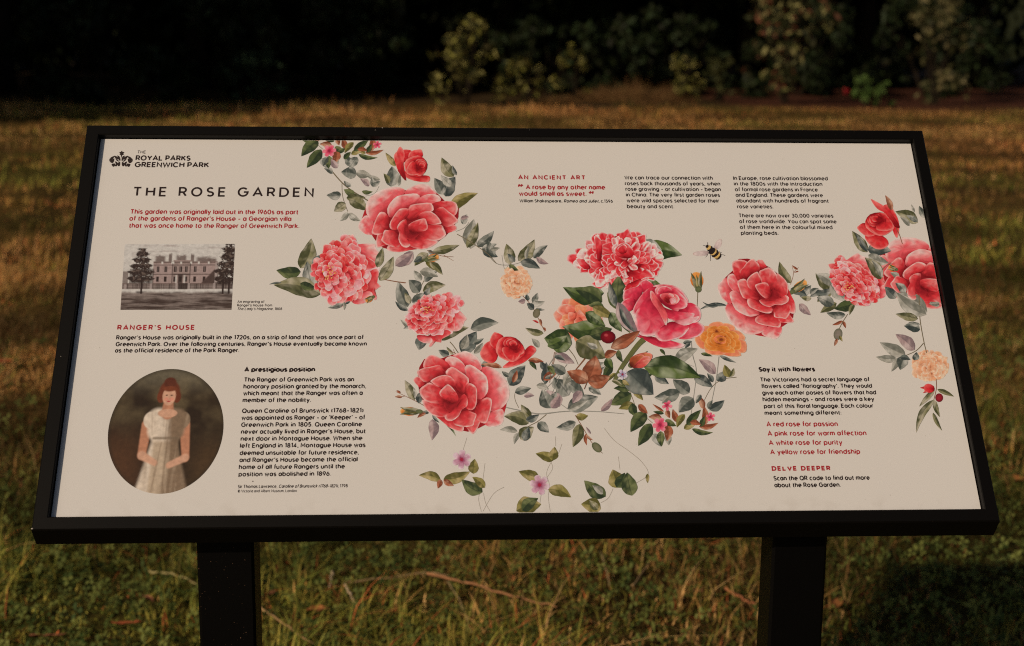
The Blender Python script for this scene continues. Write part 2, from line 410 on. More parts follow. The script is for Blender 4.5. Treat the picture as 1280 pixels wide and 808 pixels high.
def lettering(name, lines, material, cap_px, weight=0.098, track=0.0, italic=None, label=None, z0=0.4e-4):
    cap_px *= 1.08; weight *= 1.30 if cap_px > 5.2 else (1.12 if cap_px > 4.4 else 1.0)
    V = []; F = []
    for li, ln in enumerate(lines):
        text, xa, y, xb = ln[:4]
        it = ln[4] if len(ln) > 4 else None      # (from, to) characters set in italics
        p0 = uv((xa, y)); v = p0[1]
        cap = uv((xa, y - cap_px))[1] - v
        # right end at the same v
        lo, hi = p0[0], BW
        for _ in range(40):
            mid = (lo + hi) / 2
            if px(mid, v)[0] < xb: lo = mid
            else: hi = mid
        u1 = lo
        gl, wtot = layout(text, track)
        sy = cap / C; sx = (u1 - p0[0]) / wtot
        k = -1
        for ci, ch in enumerate(text):
            if ch == ' ': continue
            k += 1
            gx, st = gl[k]
            sl = 0.2 if (it and it[0] <= ci < it[1]) else 0.0
            for si, poly in enumerate(st):
                wgt = weight * (2.1 if ch in '“”' else 1.0)
                Q = [((gx + x_ * 0.90) * sx / sy + sl * y_, wgt / 2 + y_ * (C - wgt) / C) for x_, y_ in poly]
                A, B = ribbon(Q, wgt)
                b = len(V); m = len(A)
                for i in range(m):
                    V.append((p0[0] + A[i][0] * sy, v + A[i][1] * sy, z0 + si * 6e-6)); V.append((p0[0] + B[i][0] * sy, v + B[i][1] * sy, z0 + si * 6e-6))
                for i in range(m - 1):
                    F.append([b + 2 * i, b + 2 * i + 1, b + 2 * i + 3, b + 2 * i + 2])
    o = mesh_np(name, V, F, None, material, panel)
    if label: o['label'] = label
    return o
K_, R_ = M_BLACKINK, M_REDINK
lettering('emblem_lettering', [('THE', 171.8, 192.2, 181.8)], K_, 3.6, 0.11)
lettering('emblem_lettering', [('ROYAL PARKS', 170.0, 201.0, 237.2), ('GREENWICH PARK', 168.9, 209.3, 260.2)], K_, 6.2, 0.12)
lettering('title_lettering', [('THE ROSE GARDEN', 166.4, 245.8, 390.8)], K_, 11.2, 0.094, 0.17)
lettering('introduction_lettering', [('This garden was originally laid out in the 1960s as part', 163.2, 267.8, 372.2), ('of the gardens of Ranger’s House – a Georgian villa', 162, 276.3, 363.5),
          ('that was once home to the Ranger of Greenwich Park.', 161.5, 285.2, 373.4)], R_, 5.7, 0.105)
lettering('caption_lettering', [('An engraving of', 297, 379, 330), ('Ranger’s House from', 296.6, 383.5, 339.8), ('The Lady’s Magazine, 1808', 296.4, 388, 352.3, (0, 19))], K_, 3.2, 0.12)
lettering('heading_lettering', [('RANGER’S HOUSE', 147.1, 412.9, 242.6)], R_, 6.1, 0.125, 0.13)
lettering('paragraph_lettering', [('Ranger’s House was originally built in the 1720s, on a strip of land that was once part of', 145.6, 425, 453.8),
          ('Greenwich Park. Over the following centuries, Ranger’s House eventually became known', 144.9, 433.3, 457.9),
          ('as the official residence of the Park Ranger.', 144.1, 441.2, 298.2)], K_, 5.3, 0.115)
lettering('heading_lettering', [('A prestigious position', 306, 465.3, 393)], K_, 5.8, 0.152)
lettering('paragraph_lettering', [('The Ranger of Greenwich Park was an', 305.4, 477.8, 442), ('honorary position granted by the monarch,', 304.7, 486.3, 457),
          ('which meant that the Ranger was often a', 304.4, 494.8, 452.8), ('member of the nobility.', 303.7, 503.4, 388.1)], K_, 5.5, 0.115)
lettering('paragraph_lettering', [('Queen Caroline of Brunswick (1768–1821)', 303, 516.8, 453.7), ('was appointed as Ranger – or ‘Keeper’ – of', 302.3, 525.5, 455.6),
          ('Greenwich Park in 1805. Queen Caroline', 301.9, 534.2, 451.8), ('never actually lived in Ranger’s House, but', 301.6, 542.9, 456.5),
          ('next door in Montague House. When she', 301.2, 551.6, 452.3), ('left England in 1814, Montague House was', 300.4, 560.3, 456.3),
          ('deemed unsuitable for future residence,', 300, 569.4, 448), ('and Ranger’s House became the official', 299.7, 578.2, 446.4),
          ('home of all future Rangers until the', 299, 587, 430.4), ('position was abolished in 1896.', 298.6, 596, 413)], K_, 5.6, 0.115)
lettering('caption_lettering', [('Sir Thomas Lawrence, Caroline of Brunswick (1768–1821), 1798', 297.6, 610.6, 434.2, (21, 55))], K_, 4.0, 0.125)
lettering('caption_lettering', [('© Victoria and Albert Museum, London', 297.4, 616, 370.7)], K_, 3.4, 0.11)
lettering('heading_lettering', [('AN ANCIENT ART', 648.5, 224.7, 731.3)], R_, 5.3, 0.125, 0.14)
lettering('quotation_lettering', [('“ A rose by any other name', 648.5, 237, 756), ('would smell as sweet. ”', 649.4, 245.2, 742.3)], R_, 5.6, 0.112)
lettering('caption_lettering', [('William Shakespeare, Romeo and Juliet, c.1596', 649.8, 253.4, 765.8, (21, 37))], K_, 3.9, 0.125)
lettering('paragraph_lettering', [('We can trace our connection with', 781.2, 224.8, 890.7), ('roses back thousands of years, when', 781.7, 232, 900),
          ('rose growing – or cultivation – began', 782.4, 239, 900.8), ('in China. The very first garden roses', 783.1, 246.1, 899.6),
          ('were wild species selected for their', 784, 253.4, 898.6), ('beauty and scent.', 784.3, 260.7, 842.4)], K_, 4.7, 0.12)
lettering('paragraph_lettering', [('In Europe, rose cultivation blossomed', 917.2, 225.4, 1034.5), ('in the 1800s with the introduction', 918.1, 232.4, 1027.7),
          ('of formal rose gardens in France', 919.3, 239.5, 1022), ('and England. These gardens were', 920.2, 246.5, 1028.4),
          ('abundant with hundreds of fragrant', 921.1, 253.6, 1035.7), ('rose varieties.', 922.1, 260.9, 966.5)], K_, 4.7, 0.12)
lettering('paragraph_lettering', [('There are now over 30,000 varieties', 924, 272.2, 1041.5), ('of rose worldwide. You can spot some', 924.7, 279.4, 1045.5),
          ('of them here in the colourful mixed', 925.6, 286.7, 1040.4), ('planting beds.', 926.8, 294, 972.9)], K_, 4.7, 0.12)
lettering('heading_lettering', [('Say it with flowers', 949.4, 465, 1018.3)], K_, 5.7, 0.148)
lettering('paragraph_lettering', [('The Victorians had a secret language of', 950.9, 477.6, 1086.6), ('flowers called ‘floriography’. They would', 952.4, 485.7, 1089.8),
          ('give each other posies of flowers that had', 953.6, 494, 1094.9), ('hidden meanings – and roses were a key', 954.1, 502.3, 1092.5),
          ('part of this floral language. Each colour', 955.6, 510.7, 1091.3), ('meant something different:', 956.5, 519.2, 1051.5)], K_, 5.2, 0.115)
lettering('list_lettering', [('A red rose for passion', 958.9, 533.7, 1047), ('A pink rose for warm affection', 960.4, 545.3, 1082.7),
          ('A white rose for purity', 961.9, 556.9, 1052.7), ('A yellow rose for friendship', 963.6, 568.5, 1075)], R_, 6.0, 0.11)
lettering('heading_lettering', [('DELVE DEEPER', 965.8, 588.9, 1037.6)], R_, 5.6, 0.15, 0.13)
lettering('paragraph_lettering', [('Scan the QR code to find out more', 967.8, 601.1, 1086.9), ('about the Rose Garden.', 968.8, 609.7, 1050.6)], K_, 5.6, 0.115)

# ------------------------------------------------------------------ printed pictures, painted petal by petal
class Paint:
    def __init__(s, z): s.V = []; s.F = []; s.C = []; s.n = 0; s.z = z; s.split = 'printed_leaf_spray'; s.xf = None; s.org = (0, 0); s.sc = 1.0
    def at(s, x0, y0, sc):
        if s.V and s.split: s.done(s.split)
        s.org = (x0, y0); s.sc = sc; return s
    def toUV(s, P):
        P = np.asarray(P, float).reshape(-1, 2) / s.sc + np.array(s.org)
        q = uv(P)
        if s.xf is not None: q = s.xf(q)
        return q
    def add(s, Q, faces, cols):
        Q = Q.copy(); Q[:, 0] = np.clip(Q[:, 0], 0.0003, BW - 0.0003); Q[:, 1] = np.clip(Q[:, 1], 0.0, BH - 0.0003)
        s.V.append(np.column_stack([Q, np.full(len(Q), s.z * 0.3)])); s.C.append(np.clip(cols, 0.004, 0.9))
        s.F += [[i + s.n for i in f] for f in faces]; s.n += len(Q); s.z += 1.5e-5
    def done(s, name, label=None):
        if not s.V: return None
        # strokes that touch form one printed piece; separate pieces become separate objects
        m = len(s.V); par = list(range(m))
        def find(i):
            while par[i] != i: par[i] = par[par[i]]; i = par[i]
            return i
        bb = [(v[:, 0].min(), v[:, 0].max(), v[:, 1].min(), v[:, 1].max()) for v in s.V]
        g_ = 0.0015
        whole = not ('spray' in name or 'vine' in name)
        for i in range(m):
            for j in range(i):
                a, b = bb[i], bb[j]
                if whole or (a[0] - g_ < b[1] and b[0] - g_ < a[1] and a[2] - g_ < b[3] and b[2] - g_ < a[3]): par[find(i)] = find(j)
        st = np.cumsum([0] + [len(v) for v in s.V]); roots = {}
        for i in range(m): roots.setdefault(find(i), []).append(i)
        fi = np.searchsorted(st, [f[0] for f in s.F], side='right') - 1
        for n_, (rt, mem) in enumerate(sorted(roots.items(), key=lambda q: -len(q[1]))):
            mp = {}; k = 0
            for i in mem: mp[i] = k - st[i]; k += len(s.V[i])
            F = [[q + mp[c] for q in f] for f, c in zip(s.F, fi) if c in mp]
            o = mesh_np(name if n_ == 0 or len(mem) > 2 else 'printed_leaf', np.concatenate([s.V[i] for i in mem]), F, np.concatenate([s.C[i] for i in mem]), M_PRINT, panel)
            if label and n_ == 0: o['label'] = label
        s.V = []; s.F = []; s.C = []; s.n = 0
        return o
def smooth_closed(P, n):
    P = np.asarray(P, float); m = len(P); out = []
    per = max(2, n // m)
    for i in range(m):
        p0, p1, p2, p3 = P[i - 1], P[i], P[(i + 1) % m], P[(i + 2) % m]
        for k in range(per):
            t = k / per
            out.append(0.5 * ((2 * p1) + (-p0 + p2) * t + (2 * p0 - 5 * p1 + 4 * p2 - p3) * t * t + (-p0 + 3 * p1 - 3 * p2 + p3) * t ** 3))
    return np.array(out)
RINGS = np.array([0.33, 0.6, 0.8, 0.9, 0.955, 1.0])
def petal(pt, outline, heart, pal, rim=0.85, seed=0, pale=0.5, n=28, streak=0.0):
    """pal = deep, mid, pale, rim colours. heart is where the petal dives under the others."""
    O = smooth_closed(outline, n); c = O.mean(0); h = np.asarray(heart, float)
    m = len(O)
    pts = [c[None]] + [c + (O - c) * r for r in RINGS]
    P = np.concatenate(pts)
    rr = np.concatenate([[0.0]] + [np.full(m, r) for r in RINGS])
    d = np.linalg.norm(P - h, axis=1); dmin, dmax = np.linalg.norm(O - h, axis=1).min(), np.linalg.norm(O - h, axis=1).max()
    t = (d - dmin) / max(dmax - dmin, 1e-6)
    s_ = pt.sc
    nz = fbm(P[:, 0] / s_ + seed * 7.3, P[:, 1] / s_ + seed * 3.1, 0.16, 3)
    nz2 = fbm(P[:, 0] / s_ + seed * 1.3, P[:, 1] / s_ + seed * 9.1, 0.42, 8)
    ang = np.arctan2(P[:, 1] - h[1], P[:, 0] - h[0])
    deep, mid, pl, rc = [np.asarray(q) for q in pal]
    col = mix(deep, mid, sstep(-0.02, 0.42, t + (nz2 - .5) * .35))
    k = sstep(0.40, 1.0, t + (nz - 0.5) * 1.1) * pale
    if streak: k = np.clip(k + streak * sstep(.5, .75, vnoise(ang * 9 + seed, t * 1.2, 1.0, 5)) * sstep(.1, .5, t), 0, 1)
    col = col * (1 - k[:, None]) + pl * k[:, None]
    e = sstep(0.80, 0.95, rr) * sstep(0.45, 0.80, t + (nz - .5) * .6) * rim * np.clip(0.35 + 1.1 * (nz2 - .2), 0.1, 1)
    col = col * (1 - e[:, None]) + rc * e[:, None]
    e2 = sstep(0.8, 1.0, rr) * (1 - sstep(0.15, 0.45, t)) * 0.55       # dark line where it tucks under
    col = col * (1 - e2[:, None] * 0.6)
    vein = vnoise(ang * 11 + seed * 2.3, t * 2.5 + seed, 1.0, 12)
    col = col * ((0.74 + 0.36 * nz2 + 0.2 * vein) * (0.82 + .22 * sstep(.0, .5, t)))[:, None]
    hl = sstep(.62, .8, vein) * sstep(.3, .7, t) * .30 * pale
    col = col * (1 - hl[:, None]) + rc * hl[:, None]
    F = [[0, 1 + i, 1 + (i + 1) % m] for i in range(m)]
    for r in range(len(RINGS) - 1):
        a = 1 + r * m; b = a + m
        F += [[a + i, b + i, b + (i + 1) % m, a + (i + 1) % m] for i in range(m)]
    pt.add(pt.toUV(P), F, col)
ROSE = (ink(134, 18, 22), ink(192, 44, 46), ink(214, 120, 110), ink(228, 172, 156))
ROSEP = (ink(176, 38, 42), ink(212, 80, 80), ink(226, 158, 144), ink(226, 176, 160))
CRIM = (ink(140, 14, 20), ink(190, 34, 36), ink(206, 84, 76), ink(218, 132, 116))
PINK = (ink(150, 18, 36), ink(196, 42, 60), ink(216, 104, 108), ink(228, 178, 166))
PEON = (ink(182, 36, 40), ink(208, 72, 72), ink(222, 150, 142), ink(224, 180, 168))
PEONP = (ink(206, 96, 96), ink(214, 130, 128), ink(218, 170, 160), ink(214, 184, 168))
ORAN = (ink(116, 46, 18), ink(194, 102, 34), ink(214, 142, 70), ink(220, 162, 96))
ORRED = (ink(150, 50, 30), ink(206, 104, 66), ink(216, 146, 104), ink(214, 160, 120))
PEACH = (ink(184, 104, 66), ink(206, 138, 96), ink(216, 172, 138), ink(216, 184, 156))
SALM = (ink(170, 52, 34), ink(214, 96, 72), ink(222, 146, 120), ink(222, 168, 146))
STRI = (ink(140, 12, 20), ink(190, 28, 36), ink(206, 66, 66), ink(226, 190, 176))

LG = {  # leaf palettes: dark, mid, pale
 'G1': (ink(40, 52, 24), ink(86, 96, 46), ink(150, 148, 112)),
 'G2': (ink(66, 68, 58), ink(122, 117, 101), ink(180, 167, 148)),
 'G3': (ink(68, 66, 38), ink(122, 112, 74), ink(178, 160, 130)),
 'G4': (ink(42, 50, 30), ink(72, 78, 42), ink(116, 114, 70)),
 'BR': (ink(112, 56, 34), ink(158, 86, 56), ink(188, 140, 108)),
 'OL': (ink(84, 76, 34), ink(132, 116, 60), ink(176, 150, 100)),
 'GP': (ink(108, 102, 86), ink(156, 144, 124), ink(188, 174, 154)),
 'BL': (ink(54, 58, 52), ink(98, 98, 86), ink(158, 148, 130)),
 'RD': (ink(150, 30, 30), ink(196, 60, 56), ink(214, 130, 112)),
 'MV': (ink(120, 96, 92), ink(160, 128, 118), ink(188, 160, 146)),
}
def leaf(pt, bx, by, tx, ty, wr=0.45, pal='G1', bend=None, seed=None):
    if seed is None: seed = int(bx * 3 + by * 7) % 997
    rs = np.random.RandomState(seed)
    if bend is None: bend = rs.uniform(-.10, .10)
    L = math.hypot(tx - bx, ty - by); dx, dy = (tx - bx) / L, (ty - by) / L; nx_, ny_ = -dy, dx
    NS, NC = 13, 9
    s = np.linspace(0, 1, NS); c = np.array([-1, -.82, -.5, -.12, 0, .12, .5, .82, 1.0])
    wid = wr * L * 0.5 * (np.sin(math.pi * s ** 0.80) ** 0.85 * (1 - 0.25 * s)) * 1.12
    wid[0] = 0.02 * L * wr; wid[-1] = 0
    sg, cg = np.meshgrid(s, c, indexing='ij')
    ripple = 1 + 0.035 * np.sin(sg * 19 + rs.rand() * 6) * np.sign(cg)
    off = cg * wid[:, None] * ripple + bend * L * np.sin(math.pi * sg)
    Xp = bx + dx * sg * L + nx_ * off; Yp = by + dy * sg * L + ny_ * off
    dk, md, plc = LG[pal]
    side = rs.choice([-1, 1])
    nz = fbm(Xp / pt.sc + seed, Yp / pt.sc, 0.28, 2)
    nz2 = fbm(Xp / pt.sc, Yp / pt.sc + seed, 0.12, 6)
    col = mix(dk, md, sstep(0.25, 0.75, nz + 0.22 * np.sign(cg) * side * (np.abs(cg) > .05)))
    col = mix(col, np.broadcast_to(plc, col.shape), np.clip(sstep(0.48, 0.78, nz2 + 0.12 * side * cg), 0, 1) * 0.85)
    vein = 0.5 + 0.5 * np.sin((sg * 7.0 - np.abs(cg) * 1.6) * 2 * math.pi)
    col = col * (0.90 + 0.14 * vein[..., None] * (np.abs(cg) > .05)[..., None])
    col = mix(col, np.broadcast_to(dk * .8, col.shape), (np.abs(cg) < 0.06) * (sg < .9) * 0.55)
    col = mix(col, np.broadcast_to(dk, col.shape), (np.abs(cg) > 0.9) * 0.35)
    F = []
    for i in range(NS - 1):
        for j in range(NC - 1):
            a = i * NC + j; F.append([a, a + 1, a + NC + 1, a + NC])
    pt.add(pt.toUV(np.column_stack([Xp.ravel(), Yp.ravel()])), F, col.reshape(-1, 3))
def stem(pt, P, w0, w1, colr):
    P = np.asarray(P, float)
    if len(P) > 2:
        Q = []
        m = len(P)
        for i in range(m - 1):
            p0 = P[max(i - 1, 0)]; p1 = P[i]; p2 = P[i + 1]; p3 = P[min(i + 2, m - 1)]
            for k in range(5):
                t = k / 5
                Q.append(0.5 * ((2 * p1) + (-p0 + p2) * t + (2 * p0 - 5 * p1 + 4 * p2 - p3) * t * t + (-p0 + 3 * p1 - 3 * p2 + p3) * t ** 3))
        P = np.array(Q + [P[-1]])
    n = len(P); T = np.gradient(P, axis=0); T /= np.linalg.norm(T, axis=1)[:, None] + 1e-9
    N = np.stack([-T[:, 1], T[:, 0]], 1); ww = np.linspace(w0, w1, n)[:, None] * pt.sc / 2
    Q = np.concatenate([P + N * ww, P - N * ww])
    F = [[i, i + 1, n + i + 1, n + i] for i in range(n - 1)]
    c = np.asarray(colr)[None] * (0.85 + 0.3 * np.concatenate([vnoise(P[:, 0], P[:, 1], .05 , 4)] * 2))[:, None]
    pt.add(pt.toUV(Q), F, c)
def disc(pt, x, y, rx_, ry_, c0, c1, rot=0, n=14, ed=0.0, seed=0):
    rs = np.random.RandomState(seed + int(x) % 89)
    a = np.arange(n) * 2 * math.pi / n; rr = 1 + ed * (rs.rand(n) - .5)
    ca, sa = math.cos(rot), math.sin(rot)
    def pts(f): 
        ex, ey = np.cos(a) * rx_ * rr * f, np.sin(a) * ry_ * rr * f
        return np.column_stack([x + ex * ca - ey * sa, y + ex * sa + ey * ca])
    P = np.concatenate([[[x, y]], pts(.6), pts(1)])
    F = [[0, 1 + i, 1 + (i + 1) % n] for i in range(n)] + [[1 + i, 1 + n + i, 1 + n + (i + 1) % n, 1 + (i + 1) % n] for i in range(n)]
    c = np.concatenate([[c0], np.tile(mix(c0, c1, np.array(.4)), (n, 1)), np.tile(c1, (n, 1))])
    pt.add(pt.toUV(P), F, c)
def inside(P, poly):
    x, y = P; r = False; n = len(poly); j = n - 1
    for i in range(n):
        xi, yi = poly[i]; xj, yj = poly[j]
        if (yi > y) != (yj > y) and x < (xj - xi) * (y - yi) / (yj - yi) + xi: r = not r
        j = i
    return r
def ruffle(pt, poly, eye, cnt, size, pals, seed, elong=1.0, rim=.9, pale=.6, streak=0.0, noise=0.5):
    """many small ruffled petals filling an outline, outermost first"""
    rs = np.random.RandomState(seed); P = np.array(poly, float); lo, hi = P.min(0), P.max(0)
    pts = []
    tries = 0
    while len(pts) < cnt and tries < 6000:
        tries += 1
        q = lo + rs.rand(2) * (hi - lo)
        if inside(q, poly) and all(np.hypot(*(q - r)) > size * 0.42 for r in pts): pts.append(q)
    e = np.array(eye, float)
    pts.sort(key=lambda q: -np.hypot(*(q - e)))
    for i, q in enumerate(pts):
        d = q - e; L = np.hypot(*d) + 1e-6; d = d / L; a = math.atan2(d[1], d[0]) + rs.uniform(-noise, noise)
        f = 0.55 + 0.55 * min(L / (np.hypot(*(hi - lo)) * .4), 1)
        sz = size * f * rs.uniform(.8, 1.25)
        out = []
        for k in range(9):
            th = k * 2 * math.pi / 9
            rad = sz * 0.6 * (1 + .26 * rs.uniform(-1, 1))
            ex, ey = math.cos(th) * rad * elong, math.sin(th) * rad
            out.append((q[0] + ex * math.cos(a) - ey * math.sin(a), q[1] + ex * math.sin(a) + ey * math.cos(a)))
        hb = q - np.array([math.cos(a), math.sin(a)]) * sz * elong * .9
        petal(pt, out, hb, pals[rs.randint(len(pals))], rim=rim * rs.uniform(.4, 1.1), seed=seed * 31 + i, pale=pale * rs.uniform(.5, 1.4), n=18, streak=streak)
def similar(p0, p1, q0, q1, mirror=False):
    """similarity on the panel that carries photo points p0,p1 to q0,q1"""
    a0, a1, b0, b1 = uv(p0), uv(p1), uv(q0), uv(q1)
    za, zb = complex(*(a1 - a0)), complex(*(b1 - b0))
    if mirror: za = za.conjugate()
    k = zb / za
    def f(q):
        z = (q[:, 0] - a0[0]) + 1j * (q[:, 1] - a0[1])
        if mirror: z = z.conj()
        z = z * k
        return np.column_stack([z.real + b0[0], z.imag + b0[1]])
    return f
# ---- large loose rose, traced once and set four times over the panel
ROSE_A = [
 ('p', [(700,180),(760,165),(830,205),(880,265),(905,330),(900,400),(860,455),(800,490),(750,470),(735,380),(735,280)]),
 ('p', [(700,540),(760,500),(850,470),(864,530),(850,580),(790,600),(735,588)]),
 ('r', [(560,560),(590,600),(640,652),(680,600),(700,520),(640,520)]),
 ('r', [(370,515),(420,560),(480,610),(560,635),(572,595),(500,555),(440,510)]),
 ('r', [(275,410),(300,470),(350,515),(430,530),(470,500),(450,440),(380,415),(300,405)]),
 ('r', [(213,265),(235,236),(275,250),(305,285),(262,314),(240,300)]),
 ('p', [(495,85),(545,65),(590,52),(650,80),(690,120),(708,170),(690,195),(640,175),(580,160),(550,125)]),
 ('p', [(440,115),(480,90),(540,110),(585,160),(592,205),(560,225),(510,195),(465,165)]),
 ('r', [(283,165),(295,115),(340,80),(400,100),(455,135),(482,178),(440,205),(380,180),(310,182)]),
 ('r', [(240,195),(300,172),(345,165),(400,153),(425,180),(442,215),(390,245),(310,280),(265,258),(245,225)]),
 ('p', [(580,175),(620,150),(680,185),(738,235),(752,300),(745,355),(700,402),(665,385),(640,300),(600,260)]),
 ('r', [(650,470),(680,420),(740,388),(777,405),(772,470),(752,540),(735,573),(690,565),(650,520)]),
 ('r', [(445,200),(490,166),(550,200),(612,250),(602,300),(580,352),(545,358),(515,320),(495,260),(455,228)]),
 ('r', [(338,265),(400,232),(460,227),(505,258),(514,300),(480,325),(400,315),(350,285)]),
 ('r', [(256,330),(300,295),(330,280),(390,312),(440,350),(455,400),(435,428),(370,432),(300,412),(265,375)]),
 ('r', [(500,575),(530,500),(590,478),(640,495),(668,512),(652,560),(640,592),(570,600)]),
 ('r', [(582,320),(612,283),(662,310),(672,360),(666,440),(640,477),(600,472),(578,430),(590,380)]),
 ('r', [(438,522),(490,490),(520,440),(545,390),(580,362),(604,400),(600,450),(562,475),(540,522),(490,557),(450,552)]),
 ('d', [(430,420),(480,425),(540,390),(550,410),(520,450),(490,490),(450,480)]),
 ('r', [(398,360),(440,305),(470,296),(520,350),(537,400),(500,432),(450,412)]),
]
DARKR = (ink(110, 14, 18), ink(140, 24, 28), ink(170, 40, 40), ink(170, 40, 40))
A_H, A_E = (561.4, 493.2), (636.8, 487.2)
def rose_a(z, label, q=None, mirror=False, only=None):
    pt = Paint(z).at(480, 430, 5.773)
    if q: pt.xf = similar(A_H, A_E, q[0], q[1], mirror)
    O = [(240,250),(290,110),(400,110),(590,60),(700,160),(850,230),(895,330),(850,560),(740,580),(640,630),(560,625),(430,560),(290,440)]
    petal(pt, O, (470, 380), (DARKR[1], ROSE[0], ROSE[1], ROSE[1]), rim=0, seed=1)
    for i, (k, out) in enumerate(ROSE_A):
        pal = {'r': ROSE, 'p': ROSEP, 'd': DARKR}[k]
        petal(pt, out, (478, 395) if i < 19 else (470, 470), pal, rim=.95, seed=i * 3 + int(z * 1e5), pale={'r': .62, 'p': 1.0, 'd': 0}[k])
    return pt.done('printed_rose', label)
# ---- fringed peony
PEO_POLY = [(400,420),(408,330),(470,250),(520,160),(555,135),(600,175),(640,105),(690,95),(720,150),(735,210),(790,300),(825,430),(770,540),(700,605),(600,620),(490,590),(420,510)]
B_E, B_P = (330 + 525 / 6.4, 280 + 400 / 6.4), (330 + 900 / 6.4, 280 + 250 / 6.4)
def peony(z, seed, label, q=None):
    pt = Paint(z).at(330, 280, 6.4)
    if q: pt.xf = similar(B_E, B_P, q[0], q[1])
    big = [(ROSEP, [(700,190),(740,165),(880,160),(895,195),(935,250),(940,300),(900,345),(840,330),(760,260)]),
           (PEONP, [(820,300),(900,330),(925,370),(870,410),(820,400)]),
           (ROSE, [(830,400),(900,360),(920,400),(905,470),(935,500),(880,540),(905,590),(885,612),(850,560),(780,560)]),
           (ROSEP, [(705,625),(770,560),(840,540),(870,570),(830,620),(760,645)]),
           (ROSE, [(700,250),(790,250),(880,300),(905,340),(840,360),(760,330)]),
           (ROSE, [(500,240),(515,170),(555,130),(600,170),(610,240),(560,270)]),
           (ROSE, [(610,170),(640,110),(690,90),(720,140),(728,230),(690,290),(640,240)]),
           (ROSE, [(690,330),(780,310),(830,400),(830,480),(770,520),(700,450)]),
           (PEONP, [(450,560),(520,500),(640,500),(770,480),(760,560),(700,610),(590,625),(490,600)])]
    petal(pt, PEO_POLY, B_E, (ROSE[0], ROSE[1], PEON[2], PEON[2]), rim=0, seed=seed)
    for i, (pal, o) in enumerate(big):
        petal(pt, o, (560, 400), pal, rim=.6, seed=seed + i, pale=.9)
    ruffle(pt, PEO_POLY, (525, 400), 95, 66, [PEON, CRIM, ROSE, ROSE, PEON, PEONP, ROSEP], seed, rim=1.0, pale=.7, noise=.9)
    rs = np.random.RandomState(seed)
    for i in range(16):
        disc(pt, 528 + rs.randn() * 30, 398 + rs.randn() * 30, 8, 6, ink(216, 160, 90), ink(206, 120, 70), rs.rand() * 3)
    return pt.done('printed_peony', label)
# ---- small crimson rose
C_H, C_L = (480 + 930 / 5.773, 340 + 560 / 5.773), (480 + 700 / 5.773, 340 + 590 / 5.773)
def rose_c(z, seed, label, q=None):
    pt = Paint(z).at(480, 340, 5.773)
    if q: pt.xf = similar(C_H, C_L, q[0], q[1])
    pe = [[(695,580),(735,515),(790,500),(825,540),(815,630),(770,660),(712,632)],
          [(765,490),(790,442),(815,440),(860,465),(850,510),(815,560),(770,530)],
          [(855,692),(900,650),(980,610),(1030,550),(1065,532),(1100,565),(1062,612),(1000,660),(920,688)],
          [(806,560),(828,490),(880,468),(950,478),(1002,530),(1017,590),(982,622),(930,652),(862,632),(822,602)],
          [(860,520),(890,478),(950,482),(1000,535),(1010,585),(960,600),(900,560)],
          [(880,505),(930,484),(980,528),(950,565),(905,550)],
          [(815,560),(850,500),(872,560),(905,600),(930,645),(865,632),(825,605)],
          [(850,555),(905,545),(950,585),(990,570),(975,615),(930,648),(880,620)],
          [(905,510),(935,495),(962,522),(940,540),(915,535)]]
    for i, o in enumerate(pe):
        petal(pt, o, (935, 535), CRIM, rim=.75, seed=seed + i, pale=.75)
    return pt.done('printed_rose', label)
ORB = (ink(140, 84, 36), ink(196, 132, 52), ink(206, 160, 90), ink(206, 160, 90))
def bud(pt, x, y, L, W, ang, kind='o'):
    """half-open bud: green base with petals peeping out, ang = direction it points to (degrees, y down)"""
    a = R(ang); c, s = math.cos(a), math.sin(a)
    def T(P): return [(x + px_ * c - py_ * s, y + px_ * s + py_ * c) for px_, py_ in P]
    pal = {'o': ORAN, 'r': CRIM, 's': SALM}[kind]
    petal(pt, T([(0, -W * .3), (L * .5, -W * .55), (L, -W * .25), (L * .95, W * .25), (L * .5, W * .5), (0, W * .3)]), T([(0, 0)])[0], pal, rim=.6, seed=int(x), pale=.7, n=16)
    for k in (-1, 0, 1):
        bx, by = T([(-L * .15, k * W * .2)])[0]; tx, ty = T([(L * (.85 + .2 * abs(k)), k * W * .42)])[0]
        leaf(pt, bx, by, tx, ty, .24, 'G3' if k else 'OL', bend=-.06 * k)
    bx, by = T([(-L * .28, 0)])[0]; disc(pt, bx + L * .1 * c, by + L * .1 * s, L * .22, W * .26, ink(96, 96, 60), ink(76, 78, 48), a)
def wildflower(pt, x, y, r, cols, seed=0, n=5, centre=None):
    rs = np.random.RandomState(seed + int(x))
    a0 = rs.rand() * 6
    for k in range(n):
        a = a0 + k * 2 * math.pi / n
        o = [(x + r * f * math.cos(a + d), y + r * f * math.sin(a + d)) for f, d in ((.1, -.6), (.6, -.5), (.95, -.25), (1, .1), (.85, .4), (.4, .55))]
        petal(pt, o, (x, y), cols, rim=.3, seed=seed + k, pale=.9, n=14)
    disc(pt, x, y, r * .18, r * .18, centre if centre is not None else ink(150, 30, 50), ink(150, 40, 60))

def leaves(pt, L):
    for q in L: leaf(pt, *q)
ST = ink(104, 88, 62); STG = ink(132, 122, 106); STB = ink(122, 76, 50)

